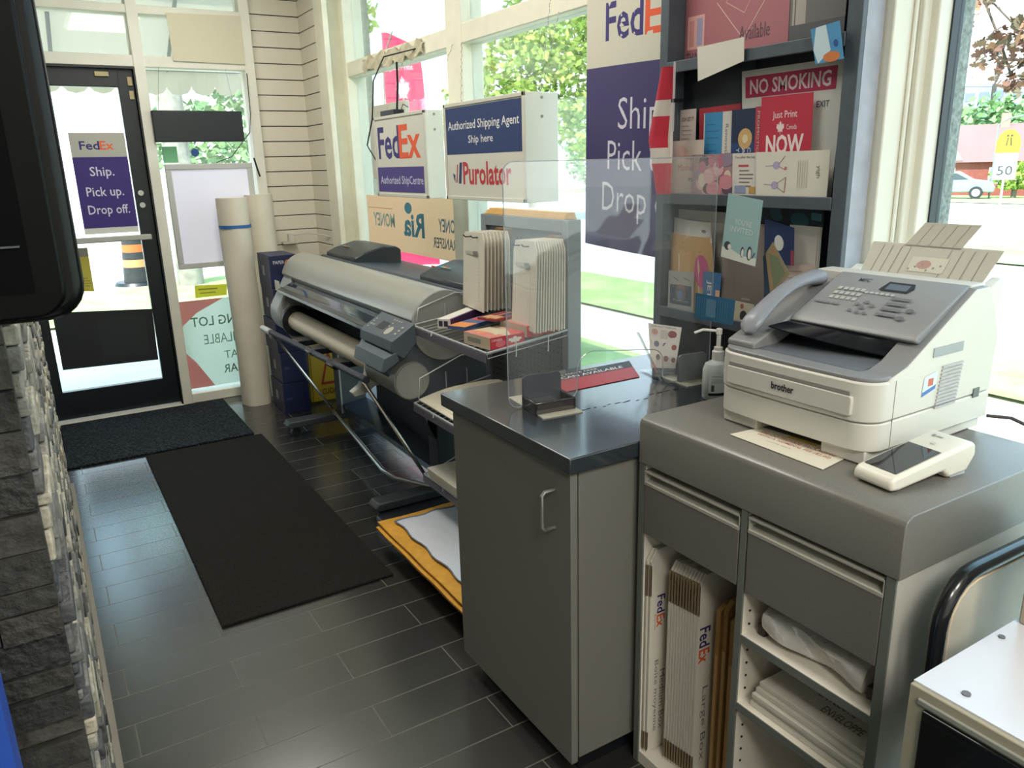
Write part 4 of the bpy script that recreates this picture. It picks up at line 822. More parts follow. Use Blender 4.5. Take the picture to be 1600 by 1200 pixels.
# reversed sticker on the glass
sheet('window_sticker', 'orange money transfer sticker on the window read from behind', 'sticker', ((1.948, 5.05, 1.365), (1.948, 3.71, 1.37), (1.948, 3.71, 1.03), (1.948, 5.05, 1.03)), '#d9c0aa',
      [('tm', 'Ria', .44, .30, .22, .42, .03, '#4a90a8'), ('c', .50, .80, .04, .10, '#4a90a8'), ('tm', 'MONEY', .08, .42, .26, .26, .02, '#8fb0aa'), ('tm', 'MONEY', .80, .45, .19, .22, .02, '#6a9cae'), ('tm', 'TRANSFER', .74, .18, .25, .18, .015, '#6f8f9a'), ('r', .02, .76, .3, .01, '#c07a4c')], m=translucent('#ecd3bc', .65), thick=.0008)
sheet('red_sticker', 'small orange square sticker low on the window glass', 'sticker', ((1.948, 4.10, .985), (1.948, 3.98, .985), (1.948, 3.98, .86), (1.948, 4.10, .86)), '#e08a6c', [('r', .2, .2, .6, .6, '#e8c0a8'), ('r', .35, .35, .3, .3, '#d8745c')], m=translucent('#e8785c', .5), thick=.0008)
# tall banner in the window
sheet('window_banner', 'tall purple and white courier banner hanging in the window', 'banner', ((1.86, 2.475, 2.86), (1.86, 1.93, 2.86), (1.86, 1.93, 1.205), (1.86, 2.495, 1.232)), '#3d3468',
      [('r', 0, .392, 1, .608, '#cbc8b8'), ('t', 'Fed', .215, .442, .37, .077, .016, '#33286f'), ('t', 'Ex', .60, .442, .32, .077, .016, '#e0582c'),
       ('t', 'Ship.', .36, .240, .45, .086, -.006, '#d3d0dc'), ('t', 'Pick up.', .255, .155, .66, .082, -.006, '#d3d0dc'), ('t', 'Drop off.', .20, .064, .78, .084, -.006, '#d3d0dc')], curl=.01)
# ------------------------------------------------------------------ brochure rack
t = thing('brochure_rack', 'tall dark grey brochure rack standing on the end of the counter', 'rack', (1.73, 1.56, .9))
RD = mat('#39424c', .5); RF = mat('#4a535c', .5, noise=.1, nscale=30)
ZB = .9005
bxs((1.695, 1.775, 1.868, 1.902, ZB, 2.55), (1.695, 1.712, 1.222, 1.262, ZB, 2.55)).build('side_post', RF, t, bevel=.002)
bxs((1.712, 1.776, 1.222, 1.236, ZB, 2.55)).build('side_panel', mat('#a6a9b4', .55, noise=.12, nscale=18), t)
bxs((1.765, 1.775, 1.236, 1.868, ZB, 2.55)).build('back_panel', mat('#232a33', .6), t)
for z in (1.79, 1.413, 1.06):
    bxs((1.692, 1.700, 1.262, 1.868, z-.004, z+.028)).build('front_rail', RF, t, bevel=.002); bxs((1.700, 1.765, 1.24, 1.868, z+.018, z+.024)).build('shelf', RD, t)
bxs((1.700, 1.765, 1.262, 1.868, ZB, ZB+.01)).build('shelf', RD, t)
def Q(x, *c): return [(x, a, z) for a, z in c]
G = 'leaflets in the brochure rack'
def card(nm, lab, x, c, col, el, cat='leaflet', curl=0., rough=.5):
    if lab[:16] in ('blank white card', 'sky blue leaflet'): x += .008
    elif x > 1.625:
        x2 = 1.7035+(x-1.625)*(.058/.066); k = x2/x; c = [(min(1.866, a*k), 1.54-(1.54-z)*k) for a, z in c]
        for s_ in (1.8145, 1.4375, 1.0845, .911): c = [(a, s_ if abs(z-s_) < .014 else z) for a, z in c]
        x = x2
    return sheet(nm, lab, cat, Q(x, *c), col, el, G, curl=curl, rough=rough)
card('wall_poster', 'dusty red poster with cream maple leaf at the top of the rack', 1.69, ((1.866, 2.20), (1.432, 2.20), (1.424, 1.815), (1.860, 1.815)), '#a86a72',
     [leaf(.43, .62, .5, '#d8cfc0', 1.1), ('l', .33, .36, .60, .10, .006, '#d9b9b4'), ('l', .60, .10, .82, .35, .006, '#d9b9b4'), ('l', .82, .35, .92, .8, .006, '#d9b9b4'), ('l', .42, .35, .6, .26, .004, '#d9b9b4'), ('l', .6, .26, .78, .5, .004, '#d9b9b4'),
      ('t', 'Available', .56, .09, .28, .09, 0, '#5c4a56'), ('r', .03, .09, .18, .22, '#d8a49c'), ('r', .05, .11, .05, .17, '#c98a84'), ('r', .13, .11, .06, .18, '#9a94b4'), ('t', 'THAI THAI', .02, .005, .3, .065, .01, '#474556'),
      ('l', .0, .9, .18, .95, .01, '#8b5560'), ('l', .0, .7, .18, .76, .01, '#8b5560'), ('l', .0, .5, .15, .56, .01, '#8b5560'), ('t', 'Canada', .55, .78, .35, .14, .01, '#d8cfc0')], 'poster')
card('photo_poster', 'dim photographic poster of a window interior on the top shelf', 1.69, ((1.430, 2.20), (1.264, 2.20), (1.264, 1.815), (1.422, 1.815)), '#6e6c6c',
     [('r', .05, .1, .25, .85, '#a9a49c'), ('l', .1, .1, .1, .95, .02, '#55524e'), ('r', .4, .3, .25, .5, '#8f8d8a'), ('r', .68, .3, .28, .5, '#3c3d40'), ('t', 'BAKERY', .6, .32, .36, .06, .01, '#c08a5c'), ('r', .0, .0, 1, .12, '#55575a')], 'poster')
card('blank_card', 'blank white card tilted over the top rail of the rack', 1.675, ((1.733, 1.842), (1.562, 1.846), (1.559, 1.787), (1.726, 1.752)), '#d3d0c6', [], 'card')
card('dark_folder', 'matte black folder on the shelf left of the no smoking sign', 1.688, ((1.756, 1.748), (1.527, 1.792), (1.500, 1.64), (1.727, 1.64)), '#2c333b', [], 'folder')
card('no_smoking_sign', 'white no smoking sign with a crimson band on the second shelf', 1.675, ((1.556, 1.76), (1.241, 1.76), (1.250, 1.445), (1.530, 1.445)), '#cfcfc9',
     [('r', .04, .785, .90, .165, '#a8284e'), ('t', 'NO SMOKING', .09, .81, .80, .115, .02, '#dcc9cc'), ('t', 'WITHIN 9 METRES', .25, .72, .30, .03, 0, '#4b4b50'), ('t', 'EXIT', .775, .665, .12, .045, .01, '#3b3f48')], 'sign')
card('blue_leaflet', 'sky blue leaflet with orange corner poking above the no smoking sign', 1.665, ((1.345, 1.832), (1.266, 1.840), (1.246, 1.756), (1.323, 1.752)), '#4a90c0', [('p', [(.2, 1), (.55, 1), (.6, .3), (.1, 0), (0, .4)], '#c3d8e2'), ('c', .8, .45, .08, .1, '#1f4f8c'), ('c', .6, .12, .3, .14, '#c8743c')])
card('red_folder', 'plain red folder behind the blue leaflets', 1.684, ((1.717, 1.678), (1.560, 1.682), (1.554, 1.445), (1.704, 1.445)), '#b03a46', [], 'folder')
card('pale_leaflet', 'pale pink leaflet with small grey text at the left post', 1.68, ((1.823, 1.679), (1.725, 1.679), (1.722, 1.445), (1.823, 1.445)), '#cfc0ba', [('t', 'GOH GET IT!', .12, .86, .74, .05, .01, '#5c5450')]+lines(.15, .80, .65, 8, .05, '#a89a94')+[])
card('blue_leaflet', 'leaflet with bright blue panel and white side strip on the second shelf', 1.667, ((1.680, 1.663), (1.572, 1.663), (1.568, 1.445), (1.676, 1.445)), '#cdc9c2', [('r', .04, 0, .62, 1, '#3a86b4'), ('tv', 'Renovations', .76, .35, .1, .5, 0, '#7a736c')]+lines(.12, .85, .45, 9, .08, '#2c6c98'))
card('navy_leaflet', 'navy leaflet with small gold ring and sideways white text', 1.662, ((1.571, 1.664), (1.489, 1.665), (1.486, 1.445), (1.566, 1.445)), '#27406e', [('r', 0, .62, 1, .38, '#1b2c48'), ('c', .6, .66, .3, .12, '#c2a06c'), ('c', .6, .66, .12, .05, '#d8c8a8'), ('tv', 'CALL NOW', .72, .06, .14, .5, .01, '#c8cdd8'), ('tv', 'AND GET', .48, .06, .14, .5, .01, '#c8cdd8'), ('tv', 'YOU DREAM', .24, .06, .14, .5, .01, '#c8cdd8')])
card('red_strip', 'narrow red leaflet edge with tiny vertical text', 1.660, ((1.488, 1.667), (1.466, 1.667), (1.460, 1.445), (1.482, 1.445)), '#a83a48', [('tv', 'PROMOTION FLYERS', .3, .1, .4, .85, 0, '#d0a8a8')])
card('red_flyer', 'red flyer reading now open with leaf logo in the rack', 1.656, ((1.467, 1.688), (1.309, 1.688), (1.300, 1.445), (1.458, 1.445)), '#b52b40',
     [('t', 'Just Print', .24, .76, .48, .09, .004, '#e2cfd0'), leaf(.40, .68, .16, '#e2cfd0', .9), ('t', 'Canada', .52, .665, .2, .05, 0, '#e2cfd0'), ('t', 'NOW', .12, .42, .74, .20, .03, '#e4d4d4'), ('t', 'OPEN', .12, .19, .76, .20, .03, '#e4d4d4')], 'flyer')
card('floral_greeting', 'white card with pink lettering at the left end of the front row', 1.648, ((1.794, 1.592), (1.657, 1.592), (1.657, 1.445), (1.794, 1.447)), '#d5c6bc', [('t', 'Happy', .28, .62, .5, .14, .0, '#c0747c'), ('t', 'Mother’s', .22, .44, .6, .12, .0, '#c0747c'), ('t', 'PS', .56, .24, .14, .07, .02, '#5c6c98'), ('c', .3, .8, .2, .1, '#d8b4ac')], 'card')
fl_ = [('c', random.Random(i).uniform(.12, .9), random.Random(i+50).uniform(.1, .9), .09+.04*(i % 3), .14+.04*(i % 2), ('#b06a7c', '#c9a4a4', '#8b7c90', '#cdbfae', '#5d4a5c', '#c4848c')[i % 6]) for i in range(26)]
card('flower_card', 'card covered in pink and cream roses in the front row', 1.643, ((1.694, 1.552), (1.541, 1.552), (1.536, 1.447), (1.690, 1.447)), '#a08484', fl_, 'card')
card('list_leaflet', 'white leaflet with bullet list and small blue boxes in the front row', 1.640, ((1.541, 1.552), (1.455, 1.552), (1.449, 1.447), (1.535, 1.447)), '#cfc9c2', [('r', .25, .68, .4, .05, '#b04a50')]+lines(.28, .58, .6, 5, .09, '#6c6660', .025)+[('r', .1, .06, .45, .18, '#8b96b4'), ('r', .68, .06, .25, .16, '#b4904c'), ('t', 'You after the hat', .1, .88, .8, .06, 0, '#59544f')])
card('dancer_card', 'cream card with two small purple dancer figures lying on its side', 1.636, ((1.457, 1.553), (1.233, 1.553), (1.233, 1.447), (1.449, 1.447)), '#d6d2c6',
     [('c', .30, .70, .05, .09, '#a9a0c0'), ('l', .14, .68, .28, .70, .012, '#8c84a8'), ('l', .33, .72, .42, .9, .01, '#9a5c60'), ('l', .33, .68, .42, .60, .01, '#9a5c60'), ('c', .43, .63, .02, .04, '#b87478'), ('c', .28, .26, .05, .09, '#a9a0c0'), ('l', .12, .28, .26, .26, .012, '#8c84a8'), ('l', .31, .3, .44, .44, .01, '#9a5c60'), ('l', .44, .44, .42, .1, .01, '#9a5c60'), ('l', .31, .22, .42, .1, .01, '#9a5c60'), ('tv', 'yigh', .84, .42, .06, .26, 0, '#6c6860')]+[('r', .60+.03*i, .2, .006, .6, '#aaa69c') for i in range(5)], 'card')
card('white_envelopes', 'white envelopes standing at the left of the third shelf', 1.688, ((1.832, 1.395), (1.602, 1.392), (1.592, 1.092), (1.828, 1.092)), '#c4c2be', [('l', 0, .9, 1, .9, .008, '#a5a3a0')], 'envelope')
card('curved_brochure', 'white brochure with rounded corner on the third shelf', 1.668, ((1.828, 1.372), (1.640, 1.362), (1.598, 1.092), (1.802, 1.092)), '#cfcdc6', [('c', .85, .9, .05, .02, '#77736c')], 'brochure', curl=.01)
card('kraft_brochure', 'tan brochure with white page and pink oval on the third shelf', 1.655, ((1.826, 1.330), (1.618, 1.322), (1.590, 1.092), (1.800, 1.092)), '#b5915c',
     [('r', .30, .02, .45, .72, '#cfccc4'), ('c', .80, .55, .13, .22, '#b84a7c'), ('l', .2, .88, .5, .78, .02, '#8a6a3c'), ('l', .4, .9, .8, .8, .02, '#8a6a3c'), ('p', [(0, 1), (1, 1), (1, .93), (.5, .99), (0, .90)], '#cfcfce')], 'brochure', curl=.02)
card('text_booklet', 'white booklet with blue strip and sideways letters', 1.640, ((1.630, 1.228), (1.560, 1.228), (1.566, 1.092), (1.628, 1.092)), '#3c6c98', [('tv', 'JETT', .2, .2, .3, .6, .02, '#cdd3d8'), ('r', .75, .2, .25, .4, '#c49a84')], 'booklet')
card('mirror_card', 'silvery greeting card with dark round picture', 1.628, ((1.762, 1.218), (1.656, 1.222), (1.652, 1.092), (1.762, 1.092)), '#9b9d98', [('r', .08, .22, .84, .46, '#4c545c'), ('c', .5, .5, .2, .2, '#7d6c68'), ('c', .48, .46, .1, .1, '#5c86a8'), ('t', 'Thank you', .2, .27, .6, .08, 0, '#9aa0a0'), ('l', .2, .86, .4, .78, .02, '#55585c'), ('l', .6, .86, .85, .80, .02, '#55585c')], 'card')
card('blue_booklet', 'wide teal blue booklet at the front of the third shelf', 1.620, ((1.637, 1.166), (1.486, 1.164), (1.490, 1.092), (1.637, 1.092)), '#2d6488', [('r', .05+.06*i, .1, .02, .8, '#3f7c9c') for i in range(14)]+[('r', .3, .15, .25, .7, '#56809a')], 'booklet')
card('cartoon_card', 'small cream card with black striped drawing near the fax', 1.633, ((1.512, 1.160), (1.430, 1.158), (1.440, 1.085), (1.512, 1.085)), '#c9c4ac', [('c', .6, .5, .16, .2, '#3a3638'), ('c', .5, .85, .08, .1, '#a5685c'), ('l', .5, .3, .9, .5, .04, '#e0ddd4')], 'card')
card('taupe_card', 'large plain taupe card behind the invitation', 1.648, ((1.565, 1.368), (1.420, 1.371), (1.410, 1.092), (1.566, 1.092)), '#7f7670', [('r', .5, .22, .2, .02, '#a59c94'), ('l', .35, 0, .37, 1, .01, '#8c837c')], 'card')
card('invitation_card', 'pale teal invitation with penguins clipped over the rail', 1.605, ((1.516, 1.450), (1.398, 1.434), (1.410, 1.265), (1.532, 1.281)), '#94b4b6',
     [('t', "YOU'RE", .28, .56, .50, .09, .01, '#c6d6d4'), ('t', 'INVITED', .18, .44, .66, .09, .01, '#c6d6d4'), ('p', [(0, 0), (1, 0), (1, .12), (.6, .10), (.3, .16), (0, .17)], '#d5d8d0'), ('c', .16, .20, .10, .07, '#3c434a'), ('c', .22, .19, .05, .045, '#dad9d2'), ('c', .60, .16, .05, .085, '#3c434a'), ('c', .61, .15, .035, .065, '#dad9d2'), ('c', .80, .17, .07, .11, '#3c434a'), ('c', .81, .16, .045, .08, '#dad9d2'), ('l', .88, .1, .95, .2, .02, '#3c434a')], 'card')
card('night_photo', 'long dark teal photo print under the shelf rail', 1.672, ((1.472, 1.443), (1.262, 1.409), (1.262, 1.365), (1.466, 1.375)), '#17262e', [('c', .3, .5, .12, .4, '#2f5a66'), ('c', .65, .3, .14, .35, '#2f5a66'), ('r', .82, .4, .15, .4, '#4c7c88'), ('c', .42, .6, .07, .3, '#0c1418')], 'print')
card('navy_card', 'navy card with white moon circle on the third shelf', 1.642, ((1.420, 1.386), (1.325, 1.367), (1.318, 1.272), (1.412, 1.272)), '#1d2f56', [('c', .5, .52, .16, .19, '#c9c9c4'), ('p', [(.9, .4), (1, .4), (1, 0), (.9, 0)], '#8c3a4c')], 'card')
card('white_pages', 'white pages standing at the right of the third shelf', 1.668, ((1.360, 1.372), (1.262, 1.370), (1.262, 1.092), (1.352, 1.092)), '#cbc7c0', [('l', .94, 0, .97, 1, .015, '#6fa8a4'), ('l', .88, .4, .9, .95, .01, '#b85c54')], 'paper')
card('photo_leaflet', 'tilted leaflet with landscape photo and navy foot', 1.622, ((1.372, 1.330), (1.312, 1.254), (1.385, 1.165), (1.400, 1.290)), '#8b8468', [('r', .08, .30, .84, .62, '#9a7c5c'), ('p', [(.1, .5), (.9, .4), (.9, .9), (.4, .9)], '#6c7a5c'), ('r', 0, 0, 1, .24, '#24364c')])
card('pink_pages', 'pale pink printed pages below the white ones', 1.655, ((1.361, 1.270), (1.262, 1.277), (1.262, 1.092), (1.369, 1.092)), '#c4b0a8', lines(.1, .9, .8, 5, .1, '#a08c86'), 'paper')
card('low_leaflet', 'white leaflet on the lowest rack shelf behind the bottle', 1.66, ((1.60, .985), (1.54, .985), (1.54, .912), (1.60, .912)), '#b9b3a8', [])
# little flag at the rack's left post
t = thing('hand_flag', 'small red and white maple leaf flag at the left post of the rack', 'flag', (1.66, 1.78, 1.6))
b = B()
def fg(u, v): return Vector((1.655+.01*math.sin(u*6), 1.795+.105*u*(1-.0*v)*(1-abs(v-.45)*.9)-.004, 1.44+.36*v))
b.grid(lambda u, v: fg(u, v), 10, 16)
for i, f in enumerate(b.f):
    j, c = divmod(i, 10)
    b.used[i] = False
b.mats = [mat('#c8c0b8', .7)]
for i in range(len(b.f)):
    j = i//10; c = i % 10; b.m[i] = 0; b.used[i] = (4 <= j <= 11) and not (c >= 3 and 6 <= j <= 9)
b.flat = True; b.build('cloth', mat('#b5233a', .7), t)
b = B(); b.cyl((1.655, 1.792, 1.62), (1.655, 1.792, 1.81), .0035, n=8); b.build('pole', mat('#b4aeb4', .4), t)
b = B(); b.box(1.652, 1.690, 1.785, 1.80, 1.70, 1.71); b.build('clip', M_black, t)
# ------------------------------------------------------------------ outside
def gz(x, y):
    d = max(0, max(x-10, 0)); return -.15-.022*min(d, 45)
def ground(name, pts, m, dz=0., n=1, kind='structure', **k):
    b = B(); b.add([(x, y, gz(x, y)+dz) for x, y in pts], [tuple(range(len(pts)))]); b.flat = True
    return b.build(name, m, None, smooth=False, kind=kind, **k)
b = B(); b.grid(lambda u, v: Vector((-30+150*u, -60+160*v, gz(-30+150*u, 0)-.02)), 60, 8)
b.build('ground', mat('#d3cdc0', .9, noise=.10, nscale=1.2), None, kind='structure')
def grass_mat(a, c_):
    m = bpy.data.materials.new('lawn'); m.use_nodes = True; nt = m.node_tree; p = nt.nodes['Principled BSDF']; L = nt.links.new
    g = nt.nodes.new('ShaderNodeNewGeometry'); n = nt.nodes.new('ShaderNodeTexNoise'); n.inputs['Scale'].default_value = 2.2; n.inputs['Detail'].default_value = 8
    cr = nt.nodes.new('ShaderNodeValToRGB'); cr.color_ramp.elements[0].color = (*lin(a), 1); cr.color_ramp.elements[1].color = (*lin(c_), 1); cr.color_ramp.elements[0].position = .35; cr.color_ramp.elements[1].position = .7
    L(g.outputs['Position'], n.inputs['Vector']); L(n.outputs['Fac'], cr.inputs[0]); L(cr.outputs[0], p.inputs['Base Color']); p.inputs['Roughness'].default_value = 1; p.inputs['Specular IOR Level'].default_value = 0
    return m
GR = grass_mat('#94a86c', '#b9c48c')
def lawn(pts, lab):
    b = B(); x0 = min(p[0] for p in pts); x1 = max(p[0] for p in pts); y0 = min(p[1] for p in pts); y1 = max(p[1] for p in pts)
    b.grid(lambda u, v: Vector((x0+(x1-x0)*u, y0+(y1-y0)*v, gz(x0+(x1-x0)*u, 0)+.012)), 12, 12); b.flat = True
    o = b.build('lawn', GR, None, kind='stuff'); o['label'] = lab; o['category'] = 'grass'
lawn([(5.7, -8), (7.4, 12)], 'narrow grass strip beyond the near path')
lawn([(3.3, 3.0), (4.5, 6.2)], 'grass patch just outside the middle window')
lawn([(13.4, -20), (18.7, 9)], 'wide grass verge beside the road at the right')
lawn([(38, -30), (80, 60)], 'lawns around the houses across the road')
lawn([(-8, 10.2), (4.5, 13.6)], 'grass strip beyond the door')
# foliage
def foliage(b, c, r, n, s, rg, m, sq=1., light=None):
    c = Vector(c)
    for i in range(n):
        d = Vector((rg.gauss(0, 1), rg.gauss(0, 1), rg.gauss(0, 1))).normalized()*r*rg.uniform(.55, 1.)**.6; d.z *= sq
        p = c+d; u = Vector((rg.gauss(0, 1), rg.gauss(0, 1), rg.gauss(0, .6))).normalized()*s*rg.uniform(.6, 1.3); w = u.cross(Vector((rg.gauss(0, 1), rg.gauss(0, 1), rg.gauss(0, 1)))).normalized()*s*.6
        b.add([p-u, p+w, p+u, p-w], [(0, 1, 2, 3)], rg.choice(light) if light else None)
LG = [mat(c, .8) for c in ('#8fae4c', '#a9bf5c', '#7d9c48', '#b9c46a')]
LD = [mat(c, .8) for c in ('#6c9058', '#86a870', '#5d8250', '#9ab884')]
LR = [mat(c, .8) for c in ('#8c6a54', '#a87a5c', '#6f6650', '#7a5648')]
def tree(name, label, c, blobs, trunk, n, s, lm, seed, group='street trees', sq=1.):
    rg = random.Random(seed); t = thing(name, label, 'tree', (c[0], c[1], gz(c[0], c[1])), group=group)
    b = B()
    for q in blobs: foliage(b, (c[0]+q[0], c[1]+q[1], q[2]), q[3], int(n*q[3]**2), s, rg, None, sq, lm)
    b.flat = True; b.build('foliage', lm[0], t, smooth=False)
    z0 = gz(c[0], c[1]); zc = blobs[0][2]; b = B(); b.tube([(c[0], c[1], z0), (c[0]+.05, c[1], (z0+zc)/2), (c[0], c[1]+.1, zc)], trunk, 10)
    b.tube([(c[0], c[1], (z0+zc)/2), (c[0]+blobs[0][3]*.5, c[1], zc)], trunk*.5, 8); b.build('trunk', mat('#8d8a80', .9, noise=.3, nscale=8), t)
tree('leafy_tree', 'bright yellow green tree in the middle window behind the blue sign', (13.6, 21, 0), [(0, 0, 3.6, 1.9), (1.0, -.8, 4.3, 1.7), (-1.1, .8, 3.0, 1.5), (.5, -.4, 5.4, 1.6), (1.6, -1.4, 2.6, 1.2)], .16, 420, .13, LG, 1)
tree('leafy_tree', 'green tree at the far left of the window behind the pink flag', (5.3, 15.5, 0), [(0, 0, 4.2, 1.1), (.3, 0, 5.2, 1.1), (-.1, .2, 3.2, .7)], .12, 420, .11, LG, 2)
tree('leafy_tree', 'soft green tree seen through the side window by the door', (3.9, 14.8, 0), [(0, 0, 2.6, 1.0), (.4, .4, 3.4, .9), (-.5, 0, 3.2, .6), (.9, 0, 2.0, .7)], .10, 420, .11, LD, 3)
tree('thick_tree', 'thick grey trunked tree behind the light box by the door', (2.0, 12.9, 0), [(0, 0, 4.6, 1.3), (.5, 0, 4.2, 1.0)], .19, 300, .11, LD, 4)
t = thing('maple_branch', 'reddish maple branch hanging in at the top right window', 'branch', (5.4, 2.9, 2.3))
b = B(); rg = random.Random(9)
def mleaf(b, p, s, rg, m):
    R_ = Matrix.Rotation(rg.uniform(0, 6.28), 3, 'Z') @ Matrix.Rotation(rg.uniform(-1.2, 1.2), 3, 'X') @ Matrix.Rotation(rg.uniform(-1.6, 1.6), 3, 'Y')
    pts = leaf(0, 0, s, '')[1]; b.add([Vector(p)+R_@Vector((x, 0, y)) for x, y in pts], [tuple(range(len(pts)))], m)
for c, r_, n in (((5.30, 2.83, 2.12), .17, 60), ((5.25, 2.72, 2.22), .15, 45), ((5.18, 2.95, 2.42), .16, 50), ((5.35, 2.75, 1.95), .10, 26), ((5.26, 3.02, 2.6), .2, 50), ((5.3, 2.7, 2.75), .25, 50), ((5.36, 2.68, 2.08), .08, 20)):
    for i in range(n): mleaf(b, Vector(c)+Vector((rg.gauss(0, .5), rg.gauss(0, .5), rg.gauss(0, .42)))*r_, rg.uniform(.05, .10), rg, rg.choice(LR))
b.flat = True; b.build('leaves', LR[0], t, smooth=False)
b = B(); b.tube([(5.2, 3.1, 2.9), (5.2, 2.95, 2.5), (5.3, 2.84, 2.2), (5.34, 2.76, 1.98)], .008); b.tube([(5.2, 2.95, 2.5), (5.25, 2.72, 2.25)], .006); b.tube([(5.2, 3.1, 2.9), (5.0, 3.3, 3.6), (4.8, 3.6, 4.6)], .02); b.build('twigs', mat('#6c6055', .9), t)
b = B()
for c in ((5.7, 6.0, 1.62), (5.6, 5.95, 1.70), (5.75, 5.85, 1.78)):
    for i in range(14): mleaf(b, Vector(c)+Vector((rg.gauss(0, .05), rg.gauss(0, .05), rg.gauss(0, .05))), .07, rg, rg.choice([mat('#d88a5c', .8), mat('#e0a070', .8)]))
b.flat = True; b.tube([(5.75, 5.8, 1.75), (5.9, 5.2, 2.6), (6, 4.8, 4)], .006); b.build('orange_twig', mat('#d88a5c', .8), None, smooth=False, label='few orange leaves in front of the yellow green tree', cat='leaves')
# street furniture
z0 = gz(27, 14)
t = thing('speed_sign', 'white speed limit 50 sign under a yellow school sign on a post', 'road sign', (26.76, 13.64, gz(26.6, 0)))
ux, uy = .455, -.890  # sign faces the shop
def sp(cx_, cy_, cz_): return lambda u, v, o: Vector((cx_+ux*(u-.5)-.89*o, cy_+uy*(u-.5)-.455*o, cz_+v-.5))
def plate(w, h, zc, col, els, nm, pts=None):
    b = B(); f = sp(26.76, 13.64, 0)
    if pts is None: pts = [(-.5, -.5), (.5, -.5), (.5, .5), (-.5, .5)]
    F = lambda u, v, o=0: Vector((26.76+ux*w*(u-.5)-.89*o, 13.64+uy*w*(u-.5)-.455*o, zc+h*(v-.5)))
    n = len(pts); b.add([F(a+.5, c+.5) for a, c in pts]+[F(a+.5, c+.5, -.03) for a, c in pts], [tuple(range(n)), tuple(range(2*n-1, n-1, -1))]+[(i, n+i, n+(i+1) % n, (i+1) % n) for i in range(n)])
    b.put(F, els, .02); b.flat = True; b.build(nm, mat(col, .6), t, smooth=False)
plate(.62, .80, 1.06, '#c9ccc8', [('t', '50', .16, .18, .68, .36, .0, '#33373a'), ('t', 'MAXIMUM', .12, .70, .76, .12, 0, '#8d9296')], 'limit_plate')
plate(.66, .70, 1.84, '#d8b92a', [('l', .42, .3, .46, .65, .05, '#3c3a30'), ('l', .62, .3, .58, .65, .05, '#3c3a30'), ('c', .44, .74, .05, .05, '#3c3a30'), ('c', .60, .74, .05, .05, '#3c3a30')], 'school_plate', [(-.5, -.5), (.5, -.5), (.5, 0), (.38, .3), (.15, .5), (-.15, .5), (-.38, .3), (-.5, 0)])
b = B(); b.cyl((26.80, 13.66, gz(26.6, 0)), (26.80, 13.66, 2.0), .035, n=8); b.build('post', mat('#a9aba8', .5), t)
# houses across the road
def house(name, label, cx_, cy_, w, d, h, rh, ang, mw, mr, seed):
    t = thing(name, label, 'house', (cx_, cy_, gz(cx_, 0)), rz=ang, group='houses across the road')
    z0 = -.02
    b = B(); b.box(-w/2, w/2, -d/2, d/2, z0, h); b.build('walls', mw, t, smooth=False)
    b = B(); o = .35; b.add([(-w/2-o, -d/2-o, h-.1), (w/2+o, -d/2-o, h-.1), (w/2+o, d/2+o, h-.1), (-w/2-o, d/2+o, h-.1), (-w/2+.6, 0, h+rh), (w/2-.6, 0, h+rh)], [(0, 1, 5, 4), (2, 3, 4, 5), (1, 2, 5), (3, 0, 4), (0, 3, 2, 1)]); b.build('roof', mr, t, smooth=False)
    b = B(); b.add([(-1.5, -d/2-.3, h), (.3, -d/2-.3, h), (-.6, -d/2-.3, h+1.35), (-1.5, 0, h), (.3, 0, h), (-.6, 0, h+1.35)], [(0, 1, 2), (0, 2, 5, 3), (1, 4, 5, 2), (3, 5, 4)]); b.build('gable', mat('#a89c90', .8), t, smooth=False)
    for i, x in enumerate((-w/2+1.1, -.6, w/2-1.5)):
        b = B(); b.box(x-.55, x+.55, -d/2-.06, -d/2+.02, h*.35, h*.8); wn = b.build('window', mat('#d8d8d2', .5), t)
        b = B(); b.box(x-.45, x-.05, -d/2-.07, -d/2-.05, h*.4, h*.76); b.box(x+.05, x+.45, -d/2-.07, -d/2-.05, h*.4, h*.76); b.build('pane', mat('#6d8088', .2), wn)
    b = B(); b.box(-.8, -.4, -d/2-.36, -d/2-.30, h+.25, h+.85); b.build('window', mat('#77868c', .3), t)
    b = B(); b.box(w/2-1.8, w/2-1.3, -.3, .3, h+.4, h+rh+.6); b.build('chimney', mat('#b08478', .8), t)
BRK = mat('#8a4a40', .85, noise=.12, nscale=6); RF1 = mat('#8a6664', .8)
a_ = math.atan2(-.89, .455)  # facade runs along this direction
house('brick_house', 'brick house with pale pink roof and gables across the road', 50.6, 28.6, 7.5, 5, 2.1, 2.1, a_, BRK, RF1, 1)
house('pale_house', 'low pale house with pinkish roof beside the brick one', 55.5, 18.5, 7, 5, 2.0, 2.3, a_, mat('#a39a90', .8), mat('#7d6460', .8), 2)
house('pale_house', 'pale house seen through the middle window beyond the tree', 42, 47, 9, 6, 2.4, 2.2, a_, mat('#c9c2ba', .8), mat('#8f8a88', .8), 3)
house('pale_house', 'distant pale house seen past the hanging blue sign', 30, 58, 9, 6, 2.4, 2.4, a_, mat('#cdb9b0', .8), mat('#b89c94', .8), 4)
t = thing('apartment_tower', 'distant grey apartment tower above the trees', 'building', (118, 58, -1.1))
b = bxs((112, 124, 50, 66, -1.2, 10.2)); b.build('walls', mat('#8b93a4', .8, noise=.15, nscale=.8), t)
b = B()
for i in range(8):
    for j in range(5): b.box(111.9, 112.02, 51+1.9*i, 52.2+1.9*i, 1+1.8*j, 2+1.8*j)
b.build('windows', mat('#6d7688', .5), t)
